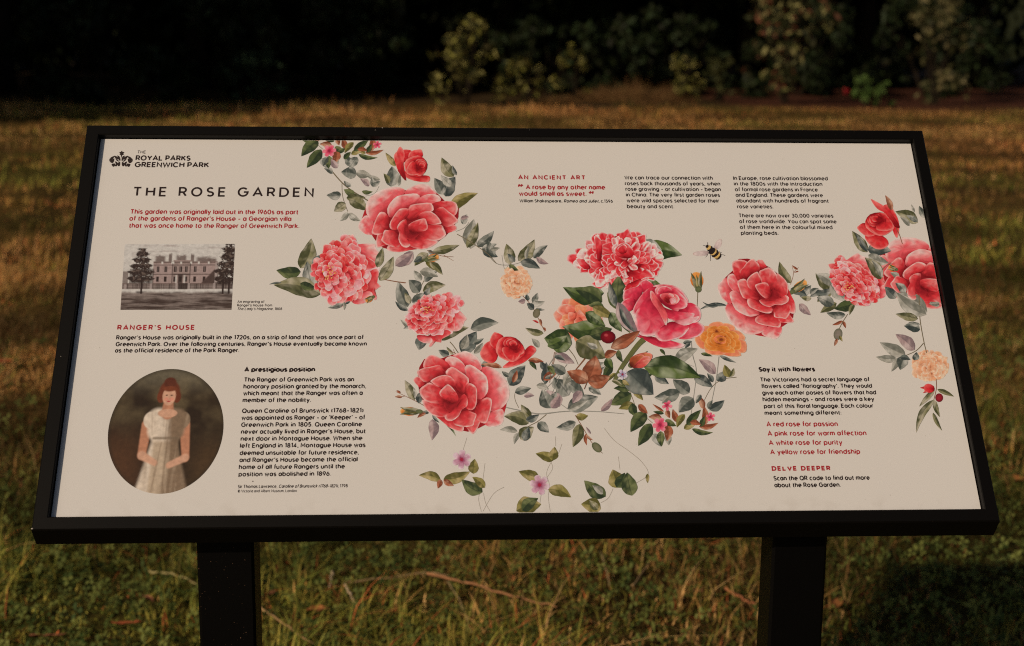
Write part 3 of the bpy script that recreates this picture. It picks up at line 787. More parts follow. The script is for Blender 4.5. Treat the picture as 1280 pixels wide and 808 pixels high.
# --- background sprays (drawn first)
p = Paint(1.5e-4).at(330, 165, 4.414)
stem(p, [(365, 205), (430, 280), (500, 335), (612, 402)], 1.4, 1.6, ST)
stem(p, [(430, 285), (435, 360), (462, 440)], 0.8, .8, ST)
stem(p, [(560, 355), (610, 340), (635, 300)], .6, .6, STG)
leaves(p, [(490,185,445,135,.7,'G2'),(515,140,470,205,.6,'G2'),(512,235,425,222,.75,'G2'),(508,228,592,240,.55,'GP'),(640,265,560,240,.3,'GP'),(580,300,530,258,.5,'MV'),(605,305,595,250,.5,'G2'),(600,300,642,272,.5,'G2'),
 (440,150,480,110,.5,'G4'),(400,110,450,90,.5,'G4'),(560,120,520,90,.4,'OL'),(380,230,330,200,.5,'G2'),(540,330,600,330,.4,'G4'),(480,300,440,270,.5,'G2'),(425,345,345,350,.6,'G2'),(500,350,440,318,.6,'G4'),(455,365,560,362,.45,'G3'),(450,395,386,440,.7,'G3'),(470,375,575,435,.55,'G3'),(462,445,418,492,.5,'GP'),(466,450,532,492,.45,'GP'),
 (350,140,325,190,.6,'G2'),(405,200,370,150,.6,'MV'),
 (700,302,706,190,.72,'G2'),(742,298,752,235,.5,'GP'),(725,190,670,115,.35,'OL'),(690,285,660,230,.5,'G3'),
 (1045,248,980,142,.52,'G3'),(1062,240,1040,185,.4,'BL'),(1000,356,1055,248,.7,'BL'),(990,345,940,255,.6,'G2'),(1035,300,975,240,.5,'GP'),
 (1020,432,1180,338,.36,'OL',-.08),(1095,510,1120,455,.6,'G2'),(1085,480,1130,470,.5,'MV'),
 (1140,645,1158,482,.5,'GP'),(1120,640,1180,500,.35,'G3'),(1175,632,1268,548,.42,'G2'),(1205,640,1290,690,.5,'BL'),(1200,650,1285,618,.4,'G2')])
stem(p, [(1065, 565), (1110, 590), (1160, 622), (1232, 672), (1282, 726)], 1.0, .8, ST)
stem(p, [(1060, 550), (1105, 530), (1130, 500)], .6, .5, STG)
leaves(p, [(822,662,725,742,.5,'MV'),(905,670,830,740,.5,'G3'),(870,690,825,720,.6,'BL'),(930,662,1078,625,.3,'G3'),(900,690,940,765,.5,'OL'),(860,770,960,800,.5,'GP'),(915,720,985,790,.4,'G3'),(905,655,960,680,.4,'G2')])
bud(p, 905, 705, 60, 42, -15, 'o'); stem(p, [(900, 655), (980, 685), (1045, 690)], .8, .5, STB)
stem(p, [(990, 680), (1045, 712)], .7, .4, STB)
p.at(330, 280, 6.4)
leaves(p, [(292,355,378,118,.52,'G3',.1),(292,385,98,372,.52,'G4',-.08),(400,520,345,300,.5,'G2'),(400,340,450,250,.6,'BL'),(452,562,75,490,.40,'G3',.08),(290,480,420,520,.5,'G4'),(140,470,40,485,.16,'BL'),
 (925,455,1035,262,.42,'G3'),(905,350,950,190,.4,'G3'),(640,640,510,672,.3,'G2'),(650,640,690,620,.4,'BL'),(640,625,640,690,.4,'GP'),(1050,335,1190,235,.5,'MV'),(370,330,470,420,.4,'G4')])
stem(p, [(970, 448), (1060, 465), (1130, 475)], .9, .6, STB)
bud(p, 865, 590, 60, 46, 150, 'o')
p.done('printed_leaf_spray', 'green and grey painted leaves round the upper left flowers')

p = Paint(1.5e-4).at(480, 340, 5.773)
stem(p, [(0, 55), (90, 70), (160, 78)], 1, .6, STB); stem(p, [(215, 200), (265, 110), (300, 40)], .9, .7, ST)
leaves(p, [(170,255,100,70,.5,'G2'),(172,278,80,213,.35,'BL'),(255,150,178,58,.75,'G2'),(270,62,215,-10,.6,'GP'),(290,70,385,-5,.45,'G2'),(280,140,446,95,.46,'G3'),(205,225,300,150,.6,'G2'),(300,190,335,110,.5,'BL'),(190,230,150,150,.5,'G3'),
 (395,488,612,402,.36,'G3',-.08),(560,585,668,430,.62,'BL'),(560,560,600,450,.5,'GP'),(625,412,828,368,.44,'G2',-.1),(650,590,715,510,.4,'GP'),(640,520,720,480,.4,'G2'),(270,470,252,566,.85,'BL'),(190,410,118,345,.35,'GP'),(185,395,140,410,.4,'G2'),
 (470,600,392,565,.6,'BL'),(500,600,450,540,.3,'G3')])
stem(p, [(475, 505), (505, 540), (545, 600)], 1.1, 1, ST); stem(p, [(520, 590), (470, 570)], .8, .6, STB); stem(p, [(515, 600), (500, 560)], .7, .5, STB)
stem(p, [(1000, 172), (1040, 215), (1075, 262), (1110, 330), (1160, 432)], .9, .8, STB)
leaves(p, [(1020,205,968,215,.7,'MV'),(1042,208,1028,158,.6,'BL'),(1070,218,1108,152,.55,'G2'),(1062,230,1160,215,.45,'GP'),(1080,272,1030,228,.7,'BL'),(1095,265,1160,275,.3,'G2'),(1125,340,1138,395,.4,'BR'),(1115,370,1070,350,.3,'RD'),(1150,400,1168,430,.4,'BR'),
 (1150,445,1018,405,.36,'G3'),(1120,545,1065,480,.5,'GP')])
disc(p, 1100, 300, 26, 34, ink(120, 106, 80), ink(92, 84, 58), .3)
stem(p, [(905, -60), (870, -20), (850, -120)], .5, .5, STG)
p.at(620, 200, 4.267)
stem(p, [(-60, 480), (0, 552), (80, 560), (150, 540), (210, 510)], .9, .5, STG)
leaves(p, [(75,558,55,448,.55,'G3'),(120,540,205,425,.48,'G3'),(100,545,60,500,.5,'BL'),(130,545,235,580,.45,'BL'),(200,525,275,455,.42,'G2'),(215,520,280,555,.4,'MV'),(70,560,120,590,.5,'G4'),(160,530,175,460,.3,'GP'),
  (-10,510,-40,430,.5,'G2'),(-30,480,20,470,.4,'GP')])
p.done('printed_leaf_spray', 'painted leaves on the stem between the upper peony and the small peach flower')

p = Paint(1.5e-4).at(480, 430, 5.773)
stem(p, [(330, 470), (260, 430), (180, 390), (85, 345)], .9, .6, STB); stem(p, [(150, 378), (80, 384)], .8, .5, STB); stem(p, [(330, 480), (270, 490)], 1.2, 1, ST)
leaves(p, [(222,405,150,262,.42,'G3'),(232,400,210,320,.35,'GP'),(250,430,270,340,.5,'BL'),(350,545,345,698,.5,'MV'),(330,490,270,515,.4,'G2'),(372,510,520,668,.14,'G1'),(120,355,90,335,.5,'BR'),(130,385,78,382,.4,'BR'),(350,510,400,570,.3,'BL'),(300,500,240,535,.4,'BR')])
bud(p, 235, 488, 115, 62, 182, 'o')
stem(p, [(862, 455), (1000, 485), (1130, 506), (1275, 490)], 1.3, 1.3, STG); stem(p, [(1172, 510), (1110, 560), (1050, 592), (970, 640)], 1.1, .8, ST)
stem(p, [(972, 462), (945, 400), (950, 345), (990, 330)], .7, .6, ST); stem(p, [(960, 500), (1010, 550)], .5, .5, STG)
leaves(p, [(945,350,1062,320,.5,'G2'),(1010,378,1085,375,.5,'MV'),(1060,530,988,438,.5,'G3'),(1045,572,865,522,.5,'G3',.1),(1025,552,1120,510,.5,'BL'),(962,632,835,622,.36,'GP'),(975,640,938,726,.42,'GP'),(985,690,1080,600,.75,'G3'),(1010,700,1045,600,.6,'BL'),(1110,568,1190,640,.65,'G2'),
 (905,300,1020,155,.58,'BL'),(905,235,850,198,.5,'G2'),(930,280,960,190,.4,'BR'),(1200,465,1140,330,.7,'G2'),(1210,465,1270,370,.6,'MV'),(1150,275,1170,132,.46,'BL'),(1150,262,1262,195,.42,'BR'),(1160,250,1235,210,.35,'G2'),(1260,330,1230,240,.7,'G2'),(1100,300,1190,330,.5,'GP'),
 (1040,120,1152,130,.35,'BR'),(1050,130,1100,190,.4,'G4'),(700,160,800,130,.4,'G2'),(850,170,700,150,.25,'BR')])
stem(p, [(1180, 430), (1225, 330), (1275, 215)], .6, .6, STG); stem(p, [(1195, 280), (1220, 120), (1230, 60)], .8, .7, STB); stem(p, [(1180, 170), (1250, 60)], 1.1, 1, STG)
p.done('printed_leaf_spray', 'pale grey painted leaves beside the lower left rose')

p = Paint(1.8e-4).at(680, 400, 4.488)
stem(p, [(0, 527), (140, 513), (300, 515), (450, 528)], 1.4, .8, STG); stem(p, [(175, 535), (215, 600), (262, 680), (292, 712)], .9, .8, STB)
stem(p, [(240, 205), (212, 240), (175, 285)], 2.2, 1.4, STB); stem(p, [(140, 165), (170, 205), (192, 252)], 1.1, .8, ST); stem(p, [(130, 250), (60, 335), (0, 400)], 1.1, .8, STG)
stem(p, [(68, 175), (45, 290)], .9, .7, STB); stem(p, [(90, 470), (140, 505)], .8, .8, STG)
stem(p, [(826, 120), (835, 200), (855, 290), (840, 430), (820, 560)], 1.3, .8, STG); stem(p, [(982, 205), (965, 340), (930, 510)], 1.2, .8, STG)
stem(p, [(1080, 322), (1000, 335), (940, 380), (895, 460)], .9, .7, ST); stem(p, [(770, 235), (840, 262)], .6, .6, STG)
leaves(p, [(140,425,60,330,.75,'G2'),(125,345,228,432,.5,'G2'),(160,290,110,370,.6,'GP'),(90,485,15,395,.8,'MV'),(40,495,70,400,.5,'G2'),(132,502,305,432,.5,'G2'),(140,505,250,450,.3,'GP'),(320,512,385,440,.36,'MV'),
 (180,540,248,538,.62,'OL'),(178,575,68,606,.46,'G2'),(200,585,162,715,.48,'G3'),(235,640,240,705,.3,'BR'),(235,645,275,675,.3,'BR'),(262,640,235,600,.3,'MV'),
 (60,195,172,245,.45,'MV'),(55,205,120,230,.4,'BL'),(0,335,88,285,.5,'BR'),(10,280,-20,230,.6,'BL'),(0,360,30,330,.5,'BL'),(320,290,345,260,.4,'G2'),(270,290,350,240,.4,'GP'),
 (735,235,862,162,.48,'GP'),(840,318,948,378,.48,'BL'),(962,302,868,222,.46,'MV'),(948,350,915,300,.5,'BL'),(970,342,1018,285,.75,'BL'),(1040,322,1012,252,.6,'OL'),(1045,320,1065,270,.5,'G3'),(815,410,722,335,.62,'G2'),(762,405,618,436,.5,'G2'),(838,440,755,520,.72,'G2'),
 (895,500,862,425,.42,'BR'),(928,505,1012,452,.52,'BL'),(920,500,945,450,.5,'G2'),(780,130,830,120,.5,'BL'),(650,165,680,200,.4,'G4'),(880,190,945,205,.3,'G4'),(985,202,1078,240,.2,'BL'),(820,130,790,160,.5,'BL')])
disc(p, 296, 716, 34, 22, ink(120, 110, 80), ink(70, 74, 44), .8); stem(p, [(310, 735), (330, 750)], 1.2, .4, ST)
leaves(p, [(120,300,40,250,.6,'G2'),(200,300,130,330,.5,'GP'),(330,330,300,390,.6,'BL'),(210,400,160,470,.6,'MV'),(250,380,320,420,.5,'G2'),(20,260,60,310,.5,'G4'),(380,250,330,330,.5,'G4'),(620,320,700,360,.5,'BL'),(560,330,610,300,.4,'G4'),(700,430,660,470,.5,'GP'),(880,420,850,470,.5,'G2'),(610,130,680,110,.4,'G4')])
p.done('printed_leaf_spray', 'painted leaves under the central roses with a hanging bud')

# cluster of dark leaves with tiny pink flowers, once below centre and once at the top edge
def cluster(z, label, q=None):
    p = Paint(z).at(680, 400, 4.488)
    if q: p.xf = similar(*q)
    stem(p, [(460, 350), (500, 450), (520, 520)], .9, .8, ST)
    leaves(p, [(610,640,655,712,.6,'G2'),(690,640,700,705,.6,'GP'),(490,415,372,478,.58,'G4'),(485,392,390,385,.42,'G4'),(490,360,380,345,.4,'G4'),(500,400,556,452,.45,'OL'),(510,478,418,500,.5,'OL'),(492,470,520,545,.62,'G4'),(572,518,485,630,.55,'G4'),(600,582,528,708,.5,'G4'),(530,475,582,526,.5,'BR'),
     (655,625,660,712,.52,'G4'),(692,588,690,682,.55,'BR'),(662,556,585,545,.5,'BR'),(680,562,742,596,.5,'G4'),(690,505,705,552,.6,'BR'),(672,515,608,472,.2,'BR'),(672,525,612,515,.35,'G4'),(752,575,722,500,.46,'BR'),(788,530,745,605,.46,'OL'),
     (785,612,862,570,.45,'OL'),(800,590,880,505,.4,'G4'),(830,612,948,632,.26,'G4',.1),(870,600,978,578,.28,'BR',.1),(905,590,895,480,.36,'BR'),(880,600,900,540,.5,'G4'),(820,575,880,590,.5,'BR')])
    stem(p, [(580, 555), (610, 580)], .6, .6, ST)
    F = (ink(170, 30, 56), ink(204, 66, 88), ink(214, 120, 124), ink(216, 130, 130))
    wildflower(p, 650, 590, 42, F, 1, 6, ink(140, 30, 50)); wildflower(p, 690, 480, 30, F, 2, 5, ink(160, 40, 60)); wildflower(p, 935, 545, 26, F, 3, 5, ink(160, 40, 60))
    return p.done('printed_leaf_cluster', label)
_c = lambda x, y: (680 + x / 4.488, 400 + y / 4.488)
_t4 = lambda x, y: (330 + x / 4.414, 165 + y / 4.414)
cluster(3e-4, 'dark green painted leaves with tiny pink flowers below the central roses')
cluster(3.2e-4, 'dark green painted leaves with tiny pink flowers cut off by the top edge', (_c(650, 590), _c(935, 545), _t4(360, 105), _t4(625, 72)))

# vines along the bottom edge
p = Paint(1.6e-4).at(500, 530, 3.765)
TH = ink(140, 124, 104)
for P_ in ([(315, 65), (295, 130)], [(400, 185), (385, 300), (370, 350), (383, 413)], [(393, 325), (402, 370), (425, 413)], [(490, 298), (440, 330), (390, 413)],
           [(762, 95), (745, 140), (715, 175), (690, 232), (704, 290), (698, 340), (707, 413)], [(710, 180), (718, 210), (694, 250)], [(732, 60), (733, 105)], [(665, 330), (658, 375)],
           [(962, 22), (1010, 80), (1080, 130), (1140, 182), (1168, 238), (1110, 280)], [(1028, 155), (1035, 215)], [(1003, 305), (980, 350), (945, 372)]):
    stem(p, P_, .55, .55, TH)
leaves(p, [(192,265,88,243,.42,'OL',.1),(205,262,330,225,.42,'OL',.08),(192,262,178,305,.6,'BR'),(205,265,254,292,.5,'BR'),(345,235,352,165,.7,'OL'),(388,322,290,262,.55,'G4',-.1),(400,300,340,250,.5,'OL'),
 (722,172,638,140,.5,'OL'),(715,172,728,108,.7,'OL'),(655,255,558,224,.5,'OL'),(698,308,806,346,.5,'OL',-.1),(548,410,665,378,.75,'OL'),(575,408,650,350,.6,'G4'),(1035,300,1000,215,.85,'OL'),(1020,300,1058,230,.7,'G4'),(1092,338,1068,228,.66,'G4'),(968,342,866,267,.55,'G4'),(955,330,905,290,.5,'GP'),(945,400,852,378,.75,'OL'),(930,405,890,360,.6,'G3'),(1165,235,1166,280,.4,'OL')])
WF = (ink(158, 56, 86), ink(176, 120, 130), ink(200, 172, 166), ink(186, 160, 160))
wildflower(p, 290, 168, 46, WF, 5, 6); wildflower(p, 657, 288, 48, WF, 8, 6)
p.done('printed_vine', 'thin painted vines with heart-shaped leaves and pale flowers along the bottom edge')

# right-hand sprays
p = Paint(1.5e-4).at(860, 290, 5.387)
stem(p, [(690, 355), (705, 310), (715, 270), (745, 240)], .8, .5, STB); stem(p, [(712, 275), (700, 230)], .6, .4, STB)
leaves(p, [(692,345,615,200,.4,'G3'),(740,255,700,225,.3,'BR'),(745,265,715,275,.3,'BR'),(755,440,830,360,.5,'G2'),(690,385,800,430,.5,'BL'),(750,485,828,562,.48,'MV'),(965,390,858,280,.52,'G3'),(960,400,870,472,.62,'G3'),(990,400,1000,330,.3,'G2'),(905,400,820,440,.45,'BL'),(820,420,880,380,.5,'G2'),(830,450,760,440,.5,'G3'),(960,350,1010,420,.5,'G4'),
 (260,495,75,525,.14,'BL',.1),(220,490,95,470,.16,'BL',-.16),(180,480,260,500,.22,'BL'),(1000,480,890,545,.45,'G3'),(1060,560,930,545,.4,'G2'),(1040,600,970,628,.28,'BR'),(1040,600,1062,650,.4,'BR')])
bud(p, 715, 395, 100, 60, -35, 'o'); stem(p, [(1075, 555), (1040, 610), (1015, 660)], 1, .9, ST)
disc(p, 1010, 690, 30, 40, ink(130, 112, 96), ink(92, 88, 66), .2); leaf(p, 1005, 720, 985, 770, .4, 'BR'); leaf(p, 1020, 700, 1040, 740, .4, 'OL')
p.at(680, 280, 5.773); stem(p, [(1110, 470), (1108, 530), (1105, 595)], 1.1, .8, ST); bud(p, 1112, 455, 105, 92, -98, 'o')
p.at(1020, 230, 5.05)
leaves(p, [(115,640,0,570,.5,'GP'),(100,672,-10,690,.4,'BL'),(112,762,5,715,.6,'G2'),(90,640,195,742,.5,'GP'),(242,758,115,790,.55,'G4'),(240,758,210,830,.4,'G3'),(322,432,228,298,.42,'G3'),(325,430,250,310,.25,'BL'),(642,245,500,175,.46,'G3'),(640,240,570,200,.4,'BL'),(590,265,530,210,.4,'GP'),
 (325,412,475,425,.6,'BL'),(330,450,460,500,.5,'GP'),(345,400,400,370,.5,'G2'),(412,602,308,465,.46,'G3'),(415,590,350,480,.3,'GP'),(505,722,435,650,.62,'BL'),(525,595,468,560,.55,'GP'),(565,692,500,625,.55,'G2'),(700,810,503,690,.34,'GP',.1),(690,215,650,140,.5,'G2'),(620,180,600,130,.3,'GP'),(780,770,715,745,.4,'GP')])
stem(p, [(560, 690), (600, 710), (640, 700)], .6, .6, STG); stem(p, [(415, 545), (445, 515), (480, 505)], .9, .7, ST)
bud(p, 500, 540, 45, 40, 200, 'o')
p.at(1060, 350, 3.85)
stem(p, [(342, 72), (345, 180), (363, 290), (378, 352)], 1.1, 1.0, ST); stem(p, [(363, 305), (322, 345), (240, 378)], 1, .7, ST); stem(p, [(424, 478), (425, 522), (412, 580)], .9, .8, STB)
leaves(p, [(376,168,228,58,.36,'GP',-.1),(336,188,228,165,.36,'G3'),(346,240,268,222,.6,'BL'),(345,215,290,205,.4,'G2'),(320,338,228,262,.48,'MV'),(275,362,152,302,.42,'GP'),(235,382,133,372,.36,'GP'),(238,376,208,442,.45,'GP'),(275,370,250,434,.8,'G2'),(250,372,300,385,.5,'BL'),(318,388,330,348,.8,'BL'),
 (415,532,342,610,.24,'G3'),(430,528,510,562,.26,'G3'),(412,578,328,736,.2,'G3',.1),(414,578,442,662,.28,'G3'),(408,640,452,727,.2,'G3'),(405,535,345,520,.3,'RD'),(408,530,360,545,.3,'RD'),(410,520,372,505,.3,'RD'),(440,112,388,115,.4,'GP')])
disc(p, 438, 568, 19, 21, ink(150, 30, 36), ink(100, 20, 28))
petal(p, [(365, 512), (385, 500), (412, 512), (415, 535), (390, 545), (368, 535)], (415, 525), CRIM, rim=.4, seed=4, n=16)
p.done('printed_leaf_spray', 'painted leaves and hanging stem at the right end of the panel')

# --- flowers
rose_a(7e-4, 'large loose red rose, lower left')
rose_a(7.1e-4, 'large loose red rose, near the top edge', (_t4(852, 520), _t4(588, 360)), True)
_z8 = lambda x, y: (860 + x / 5.387, 290 + y / 5.387)
rose_a(7.2e-4, 'large loose red rose, right of the central group', (_z8(512, 392), _z8(355, 672)), True)
rose_a(7.3e-4, 'large loose red rose cut off by the right edge', ((1163, 356), (1118, 300)), True)
peony(6.8e-4, 21, 'fringed pink peony beside the introduction text')
_z3 = lambda x, y: (480 + x / 5.773, 340 + y / 5.773)
peony(6.8e-4, 22, 'fringed pink peony above the lower left rose', (_z3(300, 275), _z3(550, 385)))
_zr = lambda x, y: (1020 + x / 5.05, 230 + y / 5.05)
peony(6.7e-4, 23, 'fringed pink peony near the right edge', (_zr(210, 660), _zr(310, 478)))
rose_c(1.1e-3, 41, 'small crimson rose above the lower left rose')
rose_c(1.1e-3, 52, 'small crimson rose at the top', (_t4(845, 200), _t4(738, 110)))
rose_c(1.1e-3, 63, 'small crimson rose at the upper right', (_zr(410, 240), _zr(372, 405)))
p = Paint(1.15e-3).at(330, 165, 4.414)
petal(p, [(722,150),(740,95),(755,84),(776,120),(770,180),(785,270),(750,235),(730,190)], (790, 240), CRIM, rim=.5, seed=3, pale=.9)
p.at(1020, 230, 5.05)
petal(p, [(345,100),(372,108),(440,150),(500,220),(530,275),(495,270),(440,190),(385,158)], (520, 270), CRIM, rim=.5, seed=5, pale=.9)
leaf(p, 478, 168, 436, 72, .34, 'BR'); stem(p, [(505, 280), (525, 320), (545, 380)], 1, .9, STB)
p.done('printed_petals', 'long outer petals of two small crimson roses')

# small peach flowers
for i, (ox, oy, sc, cx_, cy_, r1, r2, lb) in enumerate(((480, 340, 5.773, 955, 85, 102, 92, 'small peach flower on a thin stem near the centre'), (1060, 350, 3.85, 396, 418, 76, 62, 'small peach flower hanging near the right edge'))):
    p = Paint(7e-4).at(ox, oy, sc)
    poly = [(cx_ + r1 * math.cos(k * .52) * (1 + .1 * math.sin(k * 5)), cy_ + r2 * math.sin(k * .52) * (1 + .1 * math.cos(k * 7))) for k in range(12)]
    ruffle(p, poly, (cx_, cy_ + 5), 60, r1 * .42, [PEACH, PEACH, (PEACH[0], PEACH[1], PEACH[2], ink(220, 190, 150)), (ink(180, 90, 70), PEACH[1], PEACH[2], PEACH[3])], 70 + i, rim=.8, pale=.8, noise=1.2)
    p.done('printed_flower', lb)

# salmon rose half hidden by leaves
p = Paint(6.5e-4).at(680, 280, 5.773)
for i, o in enumerate(([(80,680),(95,630),(150,575),(200,568),(240,600),(180,680),(150,740),(100,715)], [(140,740),(220,745),(330,770),(350,800),(300,850),(220,820),(160,780)], [(330,600),(400,650),(420,720),(340,760),(240,720),(200,640)], [(90,690),(130,620),(190,600),(170,700),(130,730)], [(200,790),(290,780),(345,800),(290,842),(230,830)])):
    petal(p, o, (260, 700), SALM, rim=.8, seed=90 + i, pale=.8)
ruffle(p, [(90,660),(150,580),(230,580),(330,620),(400,700),(340,800),(260,830),(180,790),(110,730)], (250,700), 22, 84, [SALM, SALM, ORRED, (SALM[0], SALM[1], SALM[2], SALM[2])], 95, rim=.8, pale=.8)
p.done('printed_rose', 'salmon rose half hidden behind green leaves')

# striped carnation
p = Paint(7.6e-4).at(680, 280, 5.773)
poly = [(240,262),(300,200),(370,100),(450,110),(530,85),(600,100),(680,95),(740,155),(800,185),(815,245),(790,330),(780,380),(690,400),(600,450),(540,420),(430,455),(375,400),(330,330),(260,305)]
petal(p, poly, (590, 280), (CRIM[0], CRIM[1], STRI[1], STRI[3]), rim=.2, seed=2)
ruffle(p, poly, (595, 280), 95, 64, [STRI, STRI, (STRI[0], STRI[1], STRI[3], STRI[3])], 33, elong=1.5, rim=1.1, pale=.7, streak=.9, noise=.4)
for i, o in enumerate(([(600,345),(690,355),(740,325),(800,385),(740,390),(690,410),(640,385),(608,380)], [(500,190),(560,140),(610,150),(650,210),(620,250),(540,240)], [(530,180),(575,150),(600,175),(590,210),(550,215)], [(365,90),(400,100),(420,160),(410,260),(385,260),(370,160)], [(230,258),(262,250),(330,305),(320,330),(268,318)], [(640,420),(700,400),(680,450),(620,470),(570,490),(600,440)])):
    petal(p, o, (600, 300), STRI, rim=1.1, seed=120 + i, pale=.7, streak=.7)
p.done('printed_carnation', 'red and white streaked carnation at the top of the central group')

# leaves between carnation and pink rose
p = Paint(1.9e-3).at(680, 280, 5.773)
leaves(p, [(430,500,135,458,.44,'G1',-.14),(418,565,228,478,.55,'G4',.1),(430,600,320,590,.5,'G4'),(545,628,540,372,.6,'G4'),(520,600,470,420,.3,'BL'),(440,735,132,742,.5,'G1',-.12),(300,640,440,740,.5,'G1'),(350,600,505,680,.42,'OL'),(480,640,560,780,.5,'G1'),(560,660,620,790,.45,'G4')])
p.done('printed_leaf_spray', 'green painted leaves in front of the salmon rose')
p = Paint(6.4e-4).at(680, 280, 5.773)
leaves(p, [(680,230,998,226,.46,'G1',-.12),(700,130,850,190,.4,'G2'),(735,400,850,445,.36,'G1')])
p.done('printed_leaf_spray', 'green painted leaves behind the carnation')

# pink rose in the middle
p = Paint(2.1e-3).at(680, 280, 5.773)
def Z7(L): return [((x / 4.488 + 680 - 680) * 5.773, (y / 4.488 + 400 - 280) * 5.773) for x, y in L]
PK = [(PINK, [(700,450),(700,418),(740,405),(782,435),(790,470),(720,500)]), (PINK, [(568,535),(590,460),(640,424),(690,432),(712,480),(680,560),(610,600)]), (PINK, [(553,585),(590,545),(630,538),(660,555),(650,610),(600,635)]),
 (PINK, Z7([(470,20),(520,70),(580,90),(700,115),(788,142),(740,163),(640,152),(560,112),(500,80)])),
 (PINK, [(980,745),(1060,700),(1140,725),(1156,765),(1110,815),(1000,835),(930,800)]),
 (PINK, [(785,455),(860,438),(950,452),(1010,500),(1045,575),(1000,640),(900,610),(820,530)]),
 (PINK, [(960,640),(1040,572),(1105,595),(1132,640),(1120,700),(1050,720),(950,705)]),
 (PINK, [(635,645),(670,560),(740,475),(800,455),(840,480),(780,530),(700,620),(660,665)]),
 (PINK, [(655,665),(690,600),(765,515),(840,590),(885,670),(872,745),(800,805),(720,812),(668,775)]),
 (PINK, [(800,800),(850,745),(928,706),(1042,738),(1030,780),(975,825),(850,850)]),
 (PINK, [(800,475),(850,450),(940,470),(1020,540),(1030,600),(960,620),(880,600),(820,540)]),
 (PINK, [(840,595),(900,618),(1000,640),(1085,650),(1050,692),(950,702),(885,675)]),
 (PEONP, [(940,705),(1000,690),(1060,680),(1120,670),(1075,715),(1010,735)]),
 (PINK, [(812,500),(835,460),(890,455),(925,485),(880,500),(840,510)]), (ROSEP, [(835,520),(880,500),(950,510),(978,550),(940,585),(880,575)]),
 (ROSE, [(860,540),(900,520),(945,535),(950,570),(900,578)]), (PEONP, [(905,545),(935,540),(948,560),(920,580)]), (ROSEP, [(885,530),(905,505),(935,515),(930,535)]),
 (ROSEP, [(765,492),(790,495),(850,580),(890,660),(882,735),(855,690),(820,625),(775,560)])]
for i, (pal, o) in enumerate(PK): petal(p, o, (890, 555) if i > 4 else (800, 620), pal, rim=1.0, seed=200 + i, pale=.75)
p.done('printed_rose', 'deep pink full rose in the middle of the central group')
p = Paint(2.5e-3).at(680, 280, 5.773)
leaf(p, 530, 570, 690, 815, .34, 'MV', .06); leaf(p, 545, 600, 680, 800, .16, 'BL')
p.at(680, 400, 4.488)
stem(p, [(395, 340), (440, 260), (520, 150), (560, 110)], 4.5, 7, ink(92, 88, 48)); 
leaves(p, [(155,135,0,105,.85,'G1'),(20,150,130,90,.5,'G1'),(300,100,180,150,.7,'G1'),(180,120,345,215,.7,'G3'),(260,90,380,50,.6,'G4'),(300,160,240,130,.5,'GP'),(375,160,540,62,.36,'BR'),(350,215,385,275,.7,'G1'),(340,210,410,180,.6,'BR'),(415,170,440,240,.4,'G4'),
 (560,265,880,325,.40,'G1',-.08),(470,290,612,420,.78,'BL'),(400,300,350,350,.3,'OL'),(380,340,440,370,.3,'G3'),(440,340,480,370,.5,'OL')])
leaves(p, [(245,342,290,202,.72,'BR'),(248,345,128,290,.58,'BR'),(245,350,372,318,.62,'BR')]); stem(p, [(243, 345), (225, 390)], 1, .8, STB)
bud(p, 505, 245, 95, 62, -28, 's')
for i_, o_ in enumerate(([(480,235),(500,205),(560,185),(605,195),(600,225),(560,262),(500,272)], [(485,250),(520,215),(585,205),(590,225),(550,262),(505,272)], [(478,245),(490,212),(540,196),(560,205),(520,240),(492,268)], [(500,268),(540,235),(592,222),(585,245),(550,270)])):
    petal(p, o_, (488, 262), ((ink(96,34,20), ink(150,66,36), ink(206,130,80), ink(214,110,104)), (ink(130,40,30), ink(190,70,60), ink(216,150,120), ink(220,140,130)))[i_ % 2], rim=.8, seed=8 + i_)
disc(p, 358, 98, 42, 36, ink(128, 20, 26), ink(78, 10, 18), 0); disc(p, 348, 88, 14, 10, ink(180, 70, 70), ink(128, 20, 26), 0)
wildflower(p, 440, 308, 30, (ink(120, 90, 110), ink(170, 150, 160), ink(200, 186, 182), ink(190, 170, 170)), 3)
p.done('printed_leaf_spray', 'green and bronze painted leaves with a rose hip below the pink rose')

# orange rose
p = Paint(1.6e-3).at(680, 400, 4.488)
c0 = (985, 110)
outl = [(845,115),(862,62),(900,30),(955,12),(1015,14),(1065,35),(1105,68),(1135,110),(1137,165),(1112,207),(1040,205),(960,200),(885,175)]
for ringi, (f, cnt, pal) in enumerate(((1.0, 8, ORRED), (.80, 7, ORAN), (.60, 6, ORAN), (.42, 5, ORAN), (.26, 4, (ORAN[0], ORRED[1], ORAN[1], ORAN[2])))):
    rs = np.random.RandomState(300 + ringi); O = smooth_closed(outl, 52); m = len(O)
    for k in range(cnt):
        i0 = int(k * m / cnt + ringi * 3) % m; wdt = int(m / cnt * .8)
        A = np.array(c0) + (O[i0] - np.array(c0)) * f * rs.uniform(.9, 1.04)
        pts = [np.array(c0) + (O[(i0 + d) % m] - np.array(c0)) * f * g for d, g in ((-wdt, .72), (-wdt // 2, .95), (0, 1.0), (wdt // 2, .95), (wdt, .70), (wdt // 2, .42), (-wdt // 2, .42))]
        petal(p, pts, c0, pal, rim=.7, seed=310 + ringi * 20 + k, pale=.42, n=20)
